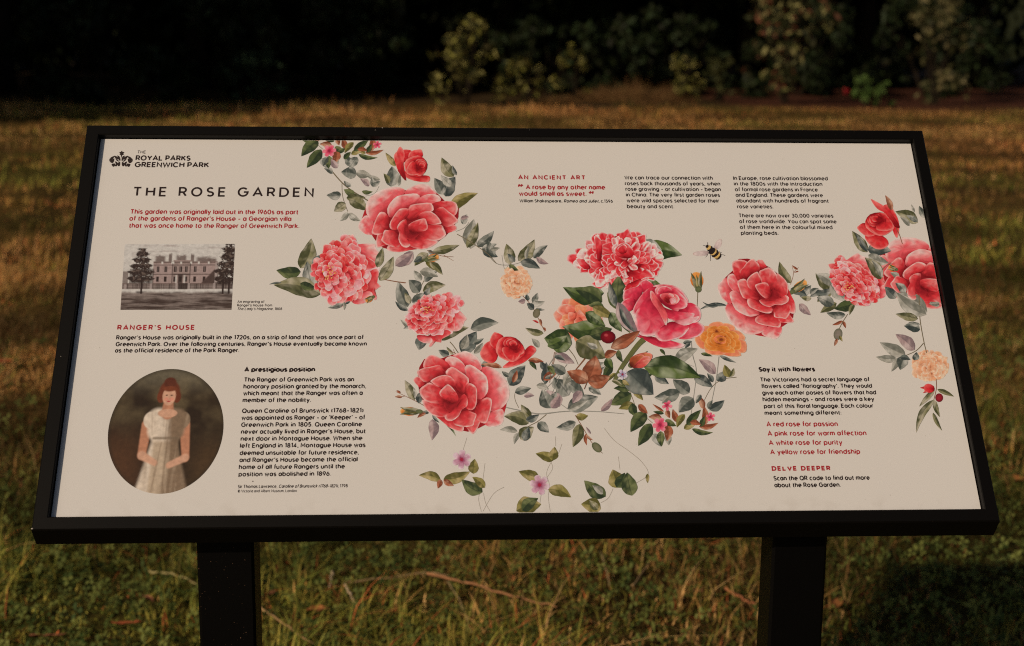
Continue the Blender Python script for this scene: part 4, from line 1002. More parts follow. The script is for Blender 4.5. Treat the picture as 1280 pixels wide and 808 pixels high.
for q_, (bx_, by_) in enumerate(((968, 66), (992, 112))):
    for k in range(7):
        a_ = k * .9 + q_; petal(p, [(bx_ + 24 * math.cos(a_ + d_) * f_, by_ + 15 * math.sin(a_ + d_) * f_) for d_, f_ in ((-.9, .5), (-.4, 1), (.1, 1.1), (.6, .9), (.9, .5), (0, .2))], (bx_, by_), (ink(116, 44, 22), ink(176, 92, 36), ORAN[1], ORAN[2]), rim=.8, seed=700 + k, n=12)
    disc(p, bx_, by_, 7, 5, ink(110, 40, 20), ink(140, 64, 28), .2)
p.done('printed_rose', 'orange rose at the right of the central group')

# bumblebee
p = Paint(2e-4).at(620, 200, 4.267)
WG = (ink(170, 140, 128), ink(192, 164, 150), ink(200, 180, 162), ink(150, 110, 96))
petal(p, [(1135,492),(1110,484),(1060,492),(1052,506),(1085,514),(1125,508)], (1135, 495), WG, rim=.7, seed=1, n=18)
petal(p, [(1160,476),(1172,440),(1195,422),(1206,430),(1200,460),(1176,480)], (1160, 480), WG, rim=.7, seed=2, n=18)
KB = ink(40, 30, 26); YB = ink(204, 158, 88)
for (x_, y_, a_, b_, c_) in ((1184, 514, 16, 20, KB), (1176, 508, 17, 22, YB), (1168, 500, 17, 23, KB), (1158, 491, 16, 22, YB), (1152, 486, 16, 21, KB), (1140, 474, 14, 17, KB), (1134, 468, 11, 14, YB), (1126, 462, 8, 9, KB)):
    disc(p, x_, y_, a_, b_, c_, c_ * .8, .75, ed=.15)
for P_ in ([(1195, 505), (1215, 508), (1222, 512)], [(1145, 505), (1143, 540)], [(1120, 460), (1104, 456)], [(1130, 455), (1128, 440)], [(1130, 505), (1118, 520)], [(1188, 490), (1204, 496)]): stem(p, P_, .7, .5, KB)
p.done('printed_bumblebee', 'small striped bumblebee with pale wings')

# crown emblem made of leaves
p = Paint(1.2e-4).at(90, 150, 11.54)
KI = ink(44, 32, 26)
def blk(P_): 
    O = smooth_closed(P_, 20); m = len(O); O = O.mean(0) + (O - O.mean(0)) * 1.16; Q = np.concatenate([[O.mean(0)], O]); p.add(p.toUV(Q), [[0, 1 + i, 1 + (i + 1) % m] for i in range(m)], np.tile(KI, (m + 1, 1)))
for sx in (1, -1):
    mx = lambda P_: [(707 + sx * (x - 707), y + (0 if sx == 1 else 2)) for x, y in P_]
    blk(mx([(548, 572), (562, 545), (598, 528), (604, 540), (575, 580), (550, 584)])); blk(mx([(552, 594), (585, 575), (606, 560), (606, 590), (590, 618), (565, 615)]))
    blk(mx([(538, 580), (546, 560), (548, 585), (544, 600)])); blk(mx([(612, 522), (640, 528), (660, 545), (664, 570), (640, 560), (620, 545)])); blk(mx([(655, 520), (682, 530), (696, 560), (694, 590), (676, 575), (664, 545)]))
    blk(mx([(628, 560), (650, 572), (680, 596), (668, 600), (645, 588)])); blk(mx([(575, 640), (610, 632), (622, 640), (612, 668), (590, 672)])); blk(mx([(620, 605), (650, 615), (655, 640), (640, 668), (622, 660), (632, 636)])); blk(mx([(662, 625), (690, 612), (694, 640), (684, 664), (662, 660)]))
for P_ in ([(718, 450), (728, 466), (752, 470), (738, 486), (745, 500), (722, 510), (712, 548), (706, 510), (688, 498), (698, 486), (684, 470), (706, 466)],): blk(P_)
p.done('printed_emblem', 'small black crown made of leaves')

# small specks and a fly-spot on the panel face
p = Paint(1.4e-4).at(0, 0, 1)
rs = np.random.RandomState(5)
for i in range(46):
    disc(p, rs.uniform(90, 1200), rs.uniform(190, 640), rs.uniform(.25, .6), rs.uniform(.25, .5), ink(140, 122, 100), ink(168, 150, 130), 0, 7)
disc(p, 316, 602, .8, .8, ink(80, 60, 50), ink(90, 70, 60), 0, 8)
p.done('dirt_specks')['kind'] = 'stuff'

def picture(name, corners, nx, ny, fn, label, round_=False, z=1.2e-4):
    """a printed picture: a fine grid of coloured points, corners TL TR BR BL in the photograph"""
    q = uv(np.array(corners, float))
    if round_:
        s, t_ = np.meshgrid(np.linspace(0, 1, nx), np.linspace(0, 1, ny))
        # disc mapped from rings and spokes
        nr, na = ny, nx
        r = np.linspace(0.0, 1, nr); a = np.arange(na) * 2 * math.pi / na
        rg, ag = np.meshgrid(r, a, indexing='ij'); s = .5 + .5 * rg * np.cos(ag); t_ = .5 + .5 * rg * np.sin(ag)
        F = [[i * na + j, i * na + (j + 1) % na, (i + 1) * na + (j + 1) % na, (i + 1) * na + j] for i in range(nr - 1) for j in range(na)]
    else:
        s, t_ = np.meshgrid(np.linspace(0, 1, nx), np.linspace(0, 1, ny))
        F = [[i * nx + j, i * nx + j + 1, (i + 1) * nx + j + 1, (i + 1) * nx + j] for i in range(ny - 1) for j in range(nx - 1)]
    s = s.ravel(); t_ = t_.ravel()
    P = (q[0][None] * ((1 - s) * (1 - t_))[:, None] + q[1][None] * (s * (1 - t_))[:, None] + q[2][None] * (s * t_)[:, None] + q[3][None] * ((1 - s) * t_)[:, None])
    c = fn(s, t_)
    V = np.column_stack([P, np.full(len(P), z * 0.3)])
    o = mesh_np(name, V, np.array(F), c, M_PRINT, panel); o['label'] = label
    return o
def engraving(s, t):
    # coordinates of the printed picture, 0..1 across and down
    L0, L1, L2, L3 = ink(186, 172, 156), ink(150, 130, 118), ink(96, 76, 66), ink(48, 34, 28)
    c = np.tile(L0, (len(s), 1))
    streak_ = fbm(s * 3, t * 22, 1.6, 4)
    c = mix(c, np.broadcast_to(L1, c.shape), sstep(.55, .8, streak_) * .7 * sstep(.42, .0, t))
    # house
    def put(mask, colr, k=1.0):
        nonlocal c
        c = mix(c, np.broadcast_to(colr, c.shape), np.clip(mask, 0, 1) * k)
    def box(x0, x1, y0, y1, e=.004): return sstep(x0 - e, x0 + e, s) * sstep(x1 + e, x1 - e, s) * sstep(y0 - e, y0 + e, t) * sstep(y1 + e, y1 - e, t)
    # chimneys and treetops behind
    for x_, h_, w_ in ((.33, .20, .06), (.42, .17, .02), (.52, .20, .06), (.62, .18, .02), (.72, .22, .08), (.80, .24, .05)):
        put(sstep(w_, w_ * .5, np.abs(s - x_)) * sstep(h_ - .02, h_ + .03, t + .05 * fbm(s * 40, t * 40, 1, 3)) * sstep(.30, .28, t), L2, .9)
    put(box(.27, .85, .27, .62), ink(150, 124, 112)); put(box(.45, .61, .25, .62), ink(140, 116, 104))
    put(box(.27, .85, .27, .295), L2, .9); put(box(.27, .85, .32, .33), L3, .8); put(box(.27, .85, .46, .475), L2, .9)
    for x_ in (.35, .44, .45, .52, .61, .68, .77): put(box(x_ - .008, x_ + .008, .272, .31), L0)
    for x_ in (.445, .605): put(box(x_ - .004, x_ + .004, .3, .62), L3, .8)
    for x_ in (.315, .385, .47, .52, .57, .65, .735):
        put(box(x_ - .012, x_ + .012, .345, .43, .003), L3); put(box(x_ - .012, x_ + .012, .50, .58, .003), L3)
        put(box(x_ - .003, x_ + .002, .35, .425, .002), L1, .5)
    put(box(.50, .54, .47, .60), L3, .85); put(box(.455, .60, .455, .48), L3, .6); put(box(.475, .49, .48, .62), L0, .8); put(box(.55, .565, .48, .62), L0, .8)
    put(sstep(-.01, .01, (s - .70) - (.62 - t) * .55) * box(.60, .86, .34, .62), ink(74, 56, 48))
    put(box(.83, .855, .28, .62), L1)
    # fence with piers and the light strip of drive
    put(box(0, 1, .60, .69), L2, .9); put(box(0, 1, .648, .656), L1, .5); put(sstep(.5, .7, vnoise(s * 160, t * 0, 1.0, 3)) * box(0, 1, .61, .685), L3, .6)
    for x_ in (.03, .26, .49, .60, .83): put(box(x_ - .010, x_ + .010, .60, .69), L1, .9)
    put(box(.505, .59, .60, .70), L3, .8)
    put(sstep(.69, .70, t) * sstep(.76, .73, t + .03 * fbm(s * 8, t, 3, 4)), L0, .9)
    gnd = sstep(.73, .78, t + .04 * fbm(s * 9, t * 4, 2, 7))
    put(gnd, mix(ink(120, 102, 90), ink(62, 46, 38), sstep(.25, .75, fbm(s * 4, t * 26, 1.6, 2) + (t - .85) * .9)))
    # cedar and trees: layered boughs
    def tree(x0, w0, y0, y1, seed):
        tt = (t - y0) / (y1 - y0)
        lay = np.abs(((tt * 5.5 + .25 * np.abs(s - x0) / w0) % 1.0) - .5) * 2
        ed = w0 * np.clip(.35 + tt * .9, .2, 1) * (.7 + .45 * lay)
        n = fbm(s * 50, t * 50, 1.0, seed)
        m = sstep(ed + .01, ed - .015, np.abs(s - x0) + (n - .5) * .05) * sstep(-.02, .03, tt) * sstep(1.05, .95, tt)
        put(m * sstep(.28, .44, n + .22 * lay), mix(L3, ink(96, 78, 66), sstep(.5, .75, n)))
        put(sstep(.012, .006, np.abs(s - x0 - .01)) * (t > y1 - .08) * (t < .76), L3)
        put(sstep(.05, .02, np.abs(s - x0) + (t - .73) * .3) * sstep(.70, .745, t) * sstep(.76, .745, t), L3, .7)
    put(box(0, .05, .42, .62), L2, .8); put(box(.06, .28, .38, .60), L3, .6)
    tree(.165, .115, .06, .60, 5); tree(.955, .125, -.02, .62, 9)
    tree(.90, .05, .45, .62, 12)
    put(sstep(.0, .02, .08 - (s * .0 + .0) - np.abs(s - .09) * 4) * (t > .12) * (t < .2), L1, .3)
    hatch = 0.92 + 0.16 * vnoise(s * 120, t * 90, 1.0, 15)
    return c * hatch[:, None]
picture('printed_engraving', [(156, 305.5), (294, 305), (289.5, 387.5), (150.5, 387.5)], 190, 120, engraving, 'sepia engraving of a country house behind railings and cedar trees')
def portrait(s, t):
    # plain stand-in: a lady in a pale dress before a dark landscape
    c = mix(ink(40, 26, 14), ink(92, 74, 48), sstep(.3, .75, fbm(s * 4, t * 5, 1, 3)) * sstep(.75, .1, t))
    c = mix(c, np.broadcast_to(ink(116, 102, 78), c.shape), sstep(.26, .0, t) * .6)
    c = mix(c, np.broadcast_to(ink(78, 46, 24), c.shape), sstep(.35, .75, t) * sstep(.45, .15, s) * .8)
    c = mix(c, np.broadcast_to(ink(84, 58, 32), c.shape), sstep(.45, .8, t) * sstep(.6, .9, s) * .6)
    c = mix(c, np.broadcast_to(ink(40, 30, 18), c.shape), sstep(.08, .0, 1 - np.hypot(s - .5, t - .5) * 2) * .5)
    def ell(x, y, a, b, colr, e=.12, k=1.0, rot=0.0):
        nonlocal c
        dx, dy = s - x, t - y; cr, sr = math.cos(rot), math.sin(rot)
        d = np.hypot((dx * cr + dy * sr) / a, (-dx * sr + dy * cr) / b)
        c = mix(c, np.broadcast_to(colr, c.shape) if np.ndim(colr) == 1 else colr, sstep(1 + e, 1 - e, d) * k)
    def cap(x0, y0, x1, y1, r0, r1, colr, e=.012, k=1.0):
        nonlocal c
        vx, vy = x1 - x0, y1 - y0; h = np.clip(((s - x0) * vx + (t - y0) * vy) / (vx * vx + vy * vy), 0, 1)
        d = np.hypot(s - x0 - vx * h, t - y0 - vy * h) - (r0 + (r1 - r0) * h)
        c = mix(c, np.broadcast_to(colr, c.shape) if np.ndim(colr) == 1 else colr, sstep(e, -e, d) * k)
    SK, SK2 = ink(172, 112, 80), ink(190, 138, 106); DR, DR2, DR3 = ink(176, 148, 118), ink(118, 92, 68), ink(204, 178, 150)
    fold = .5 + .55 * (fbm(s * 13 + t * 2 * (s - .5) * 6, t * 2.4, 1, 6) - .5) + .35 * sstep(.62, .42, s) - .2
    dress = mix(DR2, DR3, sstep(.25, .75, fold))
    cap(.50, .60, .47, 1.04, .115, .20, dress, .02)          # skirt
    cap(.50, .60, .56, 1.04, .10, .18, mix(DR2, DR, sstep(.3, .7, fold)), .02)
    cap(.33, .46, .31, .70, .045, .035, SK, .01); cap(.66, .46, .69, .72, .045, .032, SK, .01)   # arms hanging by her sides
    cap(.31, .70, .43, .76, .034, .024, SK2, .01); cap(.69, .72, .55, .78, .03, .024, SK2, .01)
    cap(.42, .42, .58, .42, .095, .095, dress, .02); cap(.43, .50, .57, .50, .09, .09, dress, .02)
    ell(.355, .42, .058, .066, mix(DR2, DR3, sstep(.2, .8, fold))); ell(.645, .42, .058, .066, mix(DR2, DR, sstep(.2, .8, fold)))
    cap(.40, .565, .61, .565, .010, .010, ink(110, 88, 66), .01, .8)
    cap(.50, .27, .50, .36, .040, .055, SK, .01)
    ell(.50, .365, .085, .035, SK2)
    ell(.50, .19, .092, .095, ink(96, 44, 24)); ell(.50, .115, .055, .045, ink(84, 38, 22)); ell(.43, .23, .035, .05, ink(104, 48, 26)); ell(.57, .23, .035, .05, ink(96, 44, 24))
    ell(.50, .225, .058, .076, SK2, .1); ell(.478, .25, .02, .014, ink(204, 116, 92), .5, .6); ell(.525, .25, .02, .014, ink(204, 116, 92), .5, .6)
    ell(.478, .218, .010, .005, ink(70, 40, 28), .3); ell(.523, .218, .010, .005, ink(70, 40, 28), .3); ell(.50, .268, .016, .006, ink(158, 56, 50), .4); ell(.50, .165, .06, .022, ink(110, 52, 28), .3)
    cap(.52, .58, .51, .98, .004, .007, DR2, .012, .8); cap(.47, .60, .42, .98, .003, .006, DR2, .012, .7)
    c = c * (0.92 + .16 * fbm(s * 30, t * 30, 1, 4))[:, None]
    return c
# the printed oval in the photograph: find its box on the panel from four tangent points
_q = uv(np.array([(210, 461.5), (203, 617.5), (134.2, 548), (279.5, 534)], float))
oc = np.array([(_q[2][0] + _q[3][0]) / 2, (_q[0][1] + _q[1][1]) / 2]); oa = (_q[3][0] - _q[2][0]) / 2; ob_ = (_q[0][1] - _q[1][1]) / 2
corn = [px(oc[0] - oa, oc[1] + ob_), px(oc[0] + oa, oc[1] + ob_), px(oc[0] + oa, oc[1] - ob_), px(oc[0] - oa, oc[1] - ob_)]
picture('printed_portrait', corn, 220, 120, portrait, 'round portrait of a lady in a pale dress on a dark ground', True)
#@@SETTING@@
# ------------------------------------------------------------------ lawn
def attr_material(name, rough=0.7, spec=0.15, trans=0.0, var=0.0):
    m, t, p = mat(name, rough=rough, spec=spec)
    a = t.nodes.new('ShaderNodeAttribute'); a.attribute_name = 'Col'
    t.links.new(a.outputs['Color'], p.inputs['Base Color'])
    if trans:
        tr = t.nodes.new('ShaderNodeBsdfTranslucent'); t.links.new(a.outputs['Color'], tr.inputs[0])
        mx = t.nodes.new('ShaderNodeMixShader'); mx.inputs[0].default_value = trans
        out = t.nodes['Material Output']
        t.links.new(p.outputs[0], mx.inputs[1]); t.links.new(tr.outputs[0], mx.inputs[2]); t.links.new(mx.outputs[0], out.inputs[0])
    return m
M_GRASS = attr_material('grass_blades', 0.65, 0.2, 0.3)
M_LEAF = attr_material('foliage', 0.6, 0.2, 0.2)
M_LITTER = attr_material('dry_litter', 0.75, 0.15)
def gz(x, y):
    x = np.asarray(x, float); y = np.asarray(y, float)
    a = sstep(1.5, 5, y)
    return (0.10 * (fbm(x + 50, y + 50, .55, 20) - .5) * sstep(3, 7, y) + 0.035 * (vnoise(x + 9, y + 9, 3.1, 24) - .5)) * a - 0.005
def greenness(x, y):
    """0 dry straw .. 1 fresh green, as the lawn lies"""
    x = np.asarray(x, float); y = np.asarray(y, float)
    n = fbm(x + 30, y + 30, .42, 30)
    n2 = fbm(x + 30, y + 30, 1.6, 36)
    g = 0.82 - 0.46 * sstep(4.3, 6.4, y) + 0.12 * sstep(1.0, 4.0, x) * sstep(9, 5, y) - 0.25 * sstep(-0.6, -2.0, x) * sstep(3.5, 5.0, y) * sstep(9, 5, y)
    g = g + 0.30 * np.exp(-((y - 16.0) / 1.8) ** 2) * sstep(-1, -4, x) + 0.22 * np.exp(-((y - 12.0) / 1.6) ** 2) * sstep(1, 3, x)
    return np.clip(g + (n - .5) * 1.7 + (n2 - .5) * .8, 0, 1)
C_DRY = np.array([0.50, 0.265, 0.072]); C_STRAW = np.array([0.76, 0.47, 0.19]); C_OLIVE = np.array([0.38, 0.30, 0.06]); C_GREEN = np.array([0.165, 0.205, 0.035]); C_RED = np.array([0.62, 0.17, 0.06])
def ground():
    xs = np.concatenate([np.linspace(-400, -14, 24), np.arange(-13.5, 14.0, .22), np.linspace(14.5, 400, 24)])
    ys = np.concatenate([np.linspace(-200, 0, 14), np.arange(.4, 30, .18), np.linspace(31, 60, 20), np.linspace(70, 600, 16)])
    Xg, Yg = np.meshgrid(xs, ys); Z = gz(Xg, Yg)
    Z = Z + 16 * sstep(62, 140, Yg)
    g = greenness(Xg, Yg)
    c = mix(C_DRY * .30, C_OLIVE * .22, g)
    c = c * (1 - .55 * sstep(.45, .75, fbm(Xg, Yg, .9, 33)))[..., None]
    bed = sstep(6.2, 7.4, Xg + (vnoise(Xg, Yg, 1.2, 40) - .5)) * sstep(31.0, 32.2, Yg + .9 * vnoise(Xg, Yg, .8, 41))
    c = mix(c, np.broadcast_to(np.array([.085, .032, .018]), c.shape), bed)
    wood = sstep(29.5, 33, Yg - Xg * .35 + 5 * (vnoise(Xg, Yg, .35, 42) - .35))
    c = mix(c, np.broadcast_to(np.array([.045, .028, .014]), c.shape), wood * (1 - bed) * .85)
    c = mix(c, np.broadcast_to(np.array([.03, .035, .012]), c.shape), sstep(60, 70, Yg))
    ny, nx = Xg.shape; idx = np.arange(ny * nx).reshape(ny, nx)
    F = np.stack([idx[:-1, :-1], idx[:-1, 1:], idx[1:, 1:], idx[1:, :-1]], -1).reshape(-1, 4)
    m = attr_material('lawn_soil', 0.9, 0.1)
    t = m.node_tree; p = t.nodes['Principled BSDF']; a = [n for n in t.nodes if n.type == 'ATTRIBUTE'][0]
    tc = t.nodes.new('ShaderNodeTexCoord'); n = t.nodes.new('ShaderNodeTexNoise'); n.inputs['Scale'].default_value = 14; n.inputs['Detail'].default_value = 8; n.inputs['Roughness'].default_value = .7
    t.links.new(tc.outputs['Object'], n.inputs['Vector'])
    mr = t.nodes.new('ShaderNodeMapRange'); mr.inputs[1].default_value = .3; mr.inputs[2].default_value = .7; mr.inputs[3].default_value = .45; mr.inputs[4].default_value = 1.5
    t.links.new(n.outputs['Fac'], mr.inputs[0])
    v = t.nodes.new('ShaderNodeVectorMath'); v.operation = 'MULTIPLY'; t.links.new(a.outputs['Color'], v.inputs[0]); t.links.new(mr.outputs[0], v.inputs[1]); t.links.new(v.outputs[0], p.inputs['Base Color'])
    b = t.nodes.new('ShaderNodeBump'); b.inputs['Strength'].default_value = .8; b.inputs['Distance'].default_value = .03; t.links.new(n.outputs['Fac'], b.inputs['Height']); t.links.new(b.outputs[0], p.inputs['Normal'])
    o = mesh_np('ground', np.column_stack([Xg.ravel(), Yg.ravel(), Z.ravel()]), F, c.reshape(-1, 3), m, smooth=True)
    tag(o, kind='structure', label='uneven grassy park ground running back to the wood')
ground()
def scatter(n, y0, y1, rs, pw=1.0, marg=1.0):
    yy = y0 + (y1 - y0) * rs.rand(n * 2) ** pw
    hw = .38 * yy + marg
    k = rs.rand(n * 2) < hw / (0.38 * y1 + marg); yy = yy[k][:n]; hw = hw[k][:n]
    return (rs.rand(len(yy)) * 2 - 1) * hw, yy
def blades(name, n, y0, y1, hgt, wdt, seed, pw=1.0, segs=3, dryk=1.0, label=None, marg=1.0, lie=0.7):
    rs = np.random.RandomState(seed)
    x, y = scatter(n, y0, y1, rs, pw, marg); n = len(x)
    # blades stand in loose tufts
    x = x + .03 * rs.randn(n) * 0; z = gz(x, y)
    if name == 'rough_grass':
        k = (x < 5.5 + 0 * y) & (vnoise(x, y, .9, 88) > .45); x = x[k]; y = y[k]; z = z[k]; n = len(x)
    tuft = fbm(x + 11, y + 17, 2.6, 50)
    g = greenness(x, y)
    h = hgt * rs.uniform(.5, 1.25, n) * (.30 + 1.5 * sstep(.25, .75, tuft))
    a = rs.rand(n) * 2 * np.pi; ln = rs.uniform(.1, 1.0, n) * (0.5 + lie)
    w = wdt * rs.uniform(.6, 1.3, n)
    isgreen = rs.rand(n) < np.clip(g * 1.15 - .02, 0.06, .97)
    base = np.where(isgreen[:, None], mix(C_GREEN, C_OLIVE, rs.rand(n)), mix(C_DRY, C_STRAW, rs.rand(n) ** 1.5 * dryk))
    red = rs.rand(n) < .05; base[red] = C_RED * rs.uniform(.7, 1.2, (red.sum(), 1))
    ru = sstep(.5, .72, fbm(x * .6 + 5, y + 5, .5, 80) + .16 * np.exp(-((y - 20) / 3.5) ** 2) * sstep(3, 6, x)) * sstep(5, 8, y)
    base = mix(base, C_RED * np.array([.95, 1.15, 1.2]), ru * .35)
    base = base * (rs.uniform(.45, 1.4, n) * (.30 + 1.35 * sstep(.28, .72, fbm(x * .6, y * 1.2, .9, 70))))[:, None]
    dx, dy = np.cos(a), np.sin(a); sx, sy = -dy, dx
    V = np.zeros((n, 2 * segs + 1, 3), np.float32); Cc = np.zeros_like(V)
    for s in range(segs + 1):
        t = s / segs
        out = h * ln * t ** 1.6; up = h * (t - .42 * ln * t * t)
        px_ = x + dx * out; py_ = y + dy * out; pz = z + up
        ww = w * (1 - t) ** .7 * .5
        if s < segs:
            V[:, 2 * s] = np.column_stack([px_ + sx * ww, py_ + sy * ww, pz]); V[:, 2 * s + 1] = np.column_stack([px_ - sx * ww, py_ - sy * ww, pz])
            Cc[:, 2 * s] = Cc[:, 2 * s + 1] = base
        else: V[:, 2 * s] = np.column_stack([px_, py_, pz]); Cc[:, 2 * s] = base
    k = 2 * segs + 1; off = np.arange(n)[:, None, None] * k
    T = []
    for s in range(segs - 1):
        T += [(2 * s, 2 * s + 1, 2 * s + 3), (2 * s, 2 * s + 3, 2 * s + 2)]
    T += [(2 * segs - 2, 2 * segs - 1, 2 * segs)]
    F = (np.array(T)[None] + off).reshape(-1, 3)
    o = mesh_np(name, V.reshape(-1, 3), F, Cc.reshape(-1, 3), M_GRASS)
    tag(o, label, kind='stuff'); return o
blades('grass', 95000, 3.1, 9.5, .062, .0058, 1, pw=1.35, lie=1.0, label='short rough lawn grass, green mixed with dry straw, close behind the posts')
blades('grass', 90000, 9.0, 31.0, .075, .012, 2, pw=1.4, segs=2, label='dry mown lawn grass farther back', lie=.8, marg=2.0)
blades('straw', 15000, 3.2, 12.0, .13, .0034, 3, pw=1.2, segs=3, dryk=1.6, label='long bleached straw lying through the lawn', lie=1.6)
blades('grass', 20000, -3.0, 3.1, .05, .004, 4, segs=2, label='short lawn grass round the feet of the board', marg=3.0)
def clover(n, y0, y1, seed):
    rs = np.random.RandomState(seed); x, y = scatter(n, y0, y1, rs, 1.0, .8)
    k = rs.rand(len(x)) < greenness(x, y) * (.3 + .9 * fbm(x, y, 1.5, 61)); x = x[k]; y = y[k]; n = len(x)
    z = gz(x, y) + rs.uniform(.015, .05, n)
    V = []; Cc = []
    a0 = rs.rand(n) * 6.28; r = rs.uniform(.007, .018, n); base = mix(np.array([.05, .09, .02]), np.array([.27, .30, .075]), rs.rand(n))
    tx, ty = rs.randn(n) * .55, rs.randn(n) * .55
    for j in range(3):
        a = a0 + j * 2.094
        for (rr, da) in ((.05, 0), (.75, -.5), (1.05, 0), (.75, .5)):
            dx = np.cos(a + da) * rr * r; dy = np.sin(a + da) * rr * r
            V.append(np.column_stack([x + dx, y + dy, z + dx * tx + dy * ty + .25 * abs(rr) * r * (0 if da == 0 else 1)])); Cc.append(base * (1.0 if da == 0 else .85))
    V = np.stack(V, 1).reshape(-1, 3); Cc = np.stack(Cc, 1).reshape(-1, 3)
    F = (np.arange(n * 3)[:, None] * 4 + np.array([0, 1, 2, 3])[None])
    o = mesh_np('clover', V, F, Cc, M_GRASS); tag(o, 'small green clover leaves low in the lawn', kind='stuff')
blades('rough_grass', 9000, 25.5, 32.0, .15, .020, 6, segs=2, label='taller unmown grass along the edge of the wood', marg=3.0)
clover(52000, 3.1, 7.0, 5)

# ------------------------------------------------------------------ litter on the grass that can be told apart
def tube(P, r0, r1, sides=6):
    P = np.asarray(P, float); n = len(P); V = []; F = []
    for i in range(n):
        T = P[min(i + 1, n - 1)] - P[max(i - 1, 0)]; T /= np.linalg.norm(T)
        U = np.cross(T, (0, 0, 1.0)); U = U / (np.linalg.norm(U) + 1e-9) if np.linalg.norm(U) > .05 else np.array([1.0, 0, 0])
        Wv = np.cross(T, U); r = r0 + (r1 - r0) * i / (n - 1)
        for k in range(sides):
            a = 2 * math.pi * k / sides; V.append(P[i] + (U * math.cos(a) + Wv * math.sin(a)) * r)
    for i in range(n - 1):
        for k in range(sides):
            q = (k + 1) % sides; F.append([i * sides + k, i * sides + q, (i + 1) * sides + q, (i + 1) * sides + k])
    F += [list(range(sides))[::-1], [(n - 1) * sides + k for k in range(sides)]]
    return np.array(V), F
def twig(name, pts, r, colr, label, cat, lift=.035, group=None, sag=.012):
    rs = np.random.RandomState(int(pts[0][0] + pts[0][1])); W = []
    for i, (x, y) in enumerate(pts):
        g = gp(x, y, lift); W.append([g[0], g[1], lift + float(gz(g[0], g[1])) + .006])
    W = np.array(W); Q = []
    for i in range(len(W) - 1):
        for k in range(5):
            t = k / 5; Q.append(W[i] * (1 - t) + W[i + 1] * t + rs.randn(3) * r * .5)
    Q.append(W[-1]); Q = np.array(Q); b = Q[0].copy()
    V, F = tube(Q - b, r, r * .45)
    c = np.asarray(colr)[None] * (0.75 + .5 * rs.rand(len(V), 1))
    o = mesh_np(name, V, F, c, M_LITTER, smooth=True); o.location = b; tag(o, label, cat, group)
def dead_leaf(x, y, L, Wd, rot, colr, label, lift=.035, curl=.5, group='fallen leaves in the grass'):
    g = gp(x, y, lift); rs = np.random.RandomState(int(x + y)); V = []; F = []; Cc = []
    ns, nc = 8, 5
    for i in range(ns):
        s = i / (ns - 1)
        w = Wd * math.sin(math.pi * min(s * .93 + .04, 1)) ** .8 * .5
        for j in range(nc):
            c = (j / (nc - 1)) * 2 - 1
            X_, Y_ = (s - .5) * L, c * w * (1 + .12 * rs.randn() * (abs(c) > .9))
            Z_ = curl * (c * c) * w + curl * .35 * L * (s - .5) ** 2 + .002 * rs.randn()
            V.append((X_ * math.cos(rot) - Y_ * math.sin(rot), X_ * math.sin(rot) + Y_ * math.cos(rot), Z_)); Cc.append(np.asarray(colr) * (.7 if j == 2 else rs.uniform(.8, 1.2)))
    for i in range(ns - 1):
        for j in range(nc - 1): a = i * nc + j; F.append([a, a + 1, a + nc + 1, a + nc])
    V = np.array(V); n = len(V)
    V2 = np.concatenate([V, V - [0, 0, .0008]]); F2 = F + [[n + q for q in f[::-1]] for f in F]
    edge = [i * nc for i in range(ns)] + [(ns - 1) * nc + j for j in range(1, nc)] + [i * nc + nc - 1 for i in range(ns - 2, -1, -1)] + [j for j in range(nc - 2, 0, -1)]
    for a, b in zip(edge, edge[1:] + edge[:1]): F2.append([a, b, n + b, n + a][::-1])
    o = mesh_np('fallen_leaf', V2, F2, np.array(Cc + Cc), M_LITTER, smooth=True)
    o.location = (g[0], g[1], lift + float(gz(g[0], g[1])) + .004); tag(o, label, 'leaf', group)
OR1, OR2, BR1, PALE = (.42, .17, .055), (.46, .12, .05), (.24, .10, .05), (.52, .40, .26)
dead_leaf(397, 764, .062, .03, .15, OR1, 'orange curled leaf on the grass right of the left post')
dead_leaf(160, 781, .085, .014, .1, OR2, 'narrow rust-red leaf on the grass left of the left post')
dead_leaf(340, 742, .03, .018, .9, BR1, 'small brown leaf beside the inner edge of the left post')
dead_leaf(1048, 752, .075, .032, 1.2, OR1, 'broad orange leaf on the grass just right of the right post')
dead_leaf(6, 452, .08, .05, .4, OR2, 'bright orange leaf far left in the dry grass')
dead_leaf(1273, 598, .06, .05, .6, OR1, 'orange leaf in the grass off the lower right corner of the board')
dead_leaf(185, 750, .05, .022, -.7, BR1, 'small folded brown leaf above the narrow rust-red leaf')
dead_leaf(60, 797, .09, .012, .1, BR1, 'thin dark brown leaf in the bottom left corner')
dead_leaf(705, 806, .025, .015, .4, PALE, 'tiny whitish scrap on the grass between the posts')
dead_leaf(872, 742, .03, .02, .4, BR1, 'little brown leaf left of the right post')
twig('dry_stalk', [(536, 716), (580, 727), (640, 745), (696, 761)], .0045, (.40, .19, .09), 'long reddish dry stalk lying on the grass between the posts', 'stalk')
twig('dry_stalk', [(430, 727), (480, 722), (536, 716), (560, 720)], .003, (.36, .24, .12), 'thin arched stalk meeting the long reddish one', 'stalk')
twig('dry_stalk', [(322, 760), (355, 782), (392, 806)], .0035, (.42, .26, .12), 'straw-coloured stalk slanting from the left post to the lower edge', 'stalk')
twig('dry_stalk', [(186, 712), (215, 718), (247, 733)], .004, (.36, .30, .13), 'pale green-brown stalk ending behind the left post', 'stalk')
twig('twig', [(417, 712), (414, 722), (412, 733)], .0045, PALE, 'short pale upright twig in the grass right of the left post', 'twig')
twig('twig', [(432, 728), (437, 742), (446, 759)], .0045, PALE, 'pale bent twig just below the short upright one', 'twig')
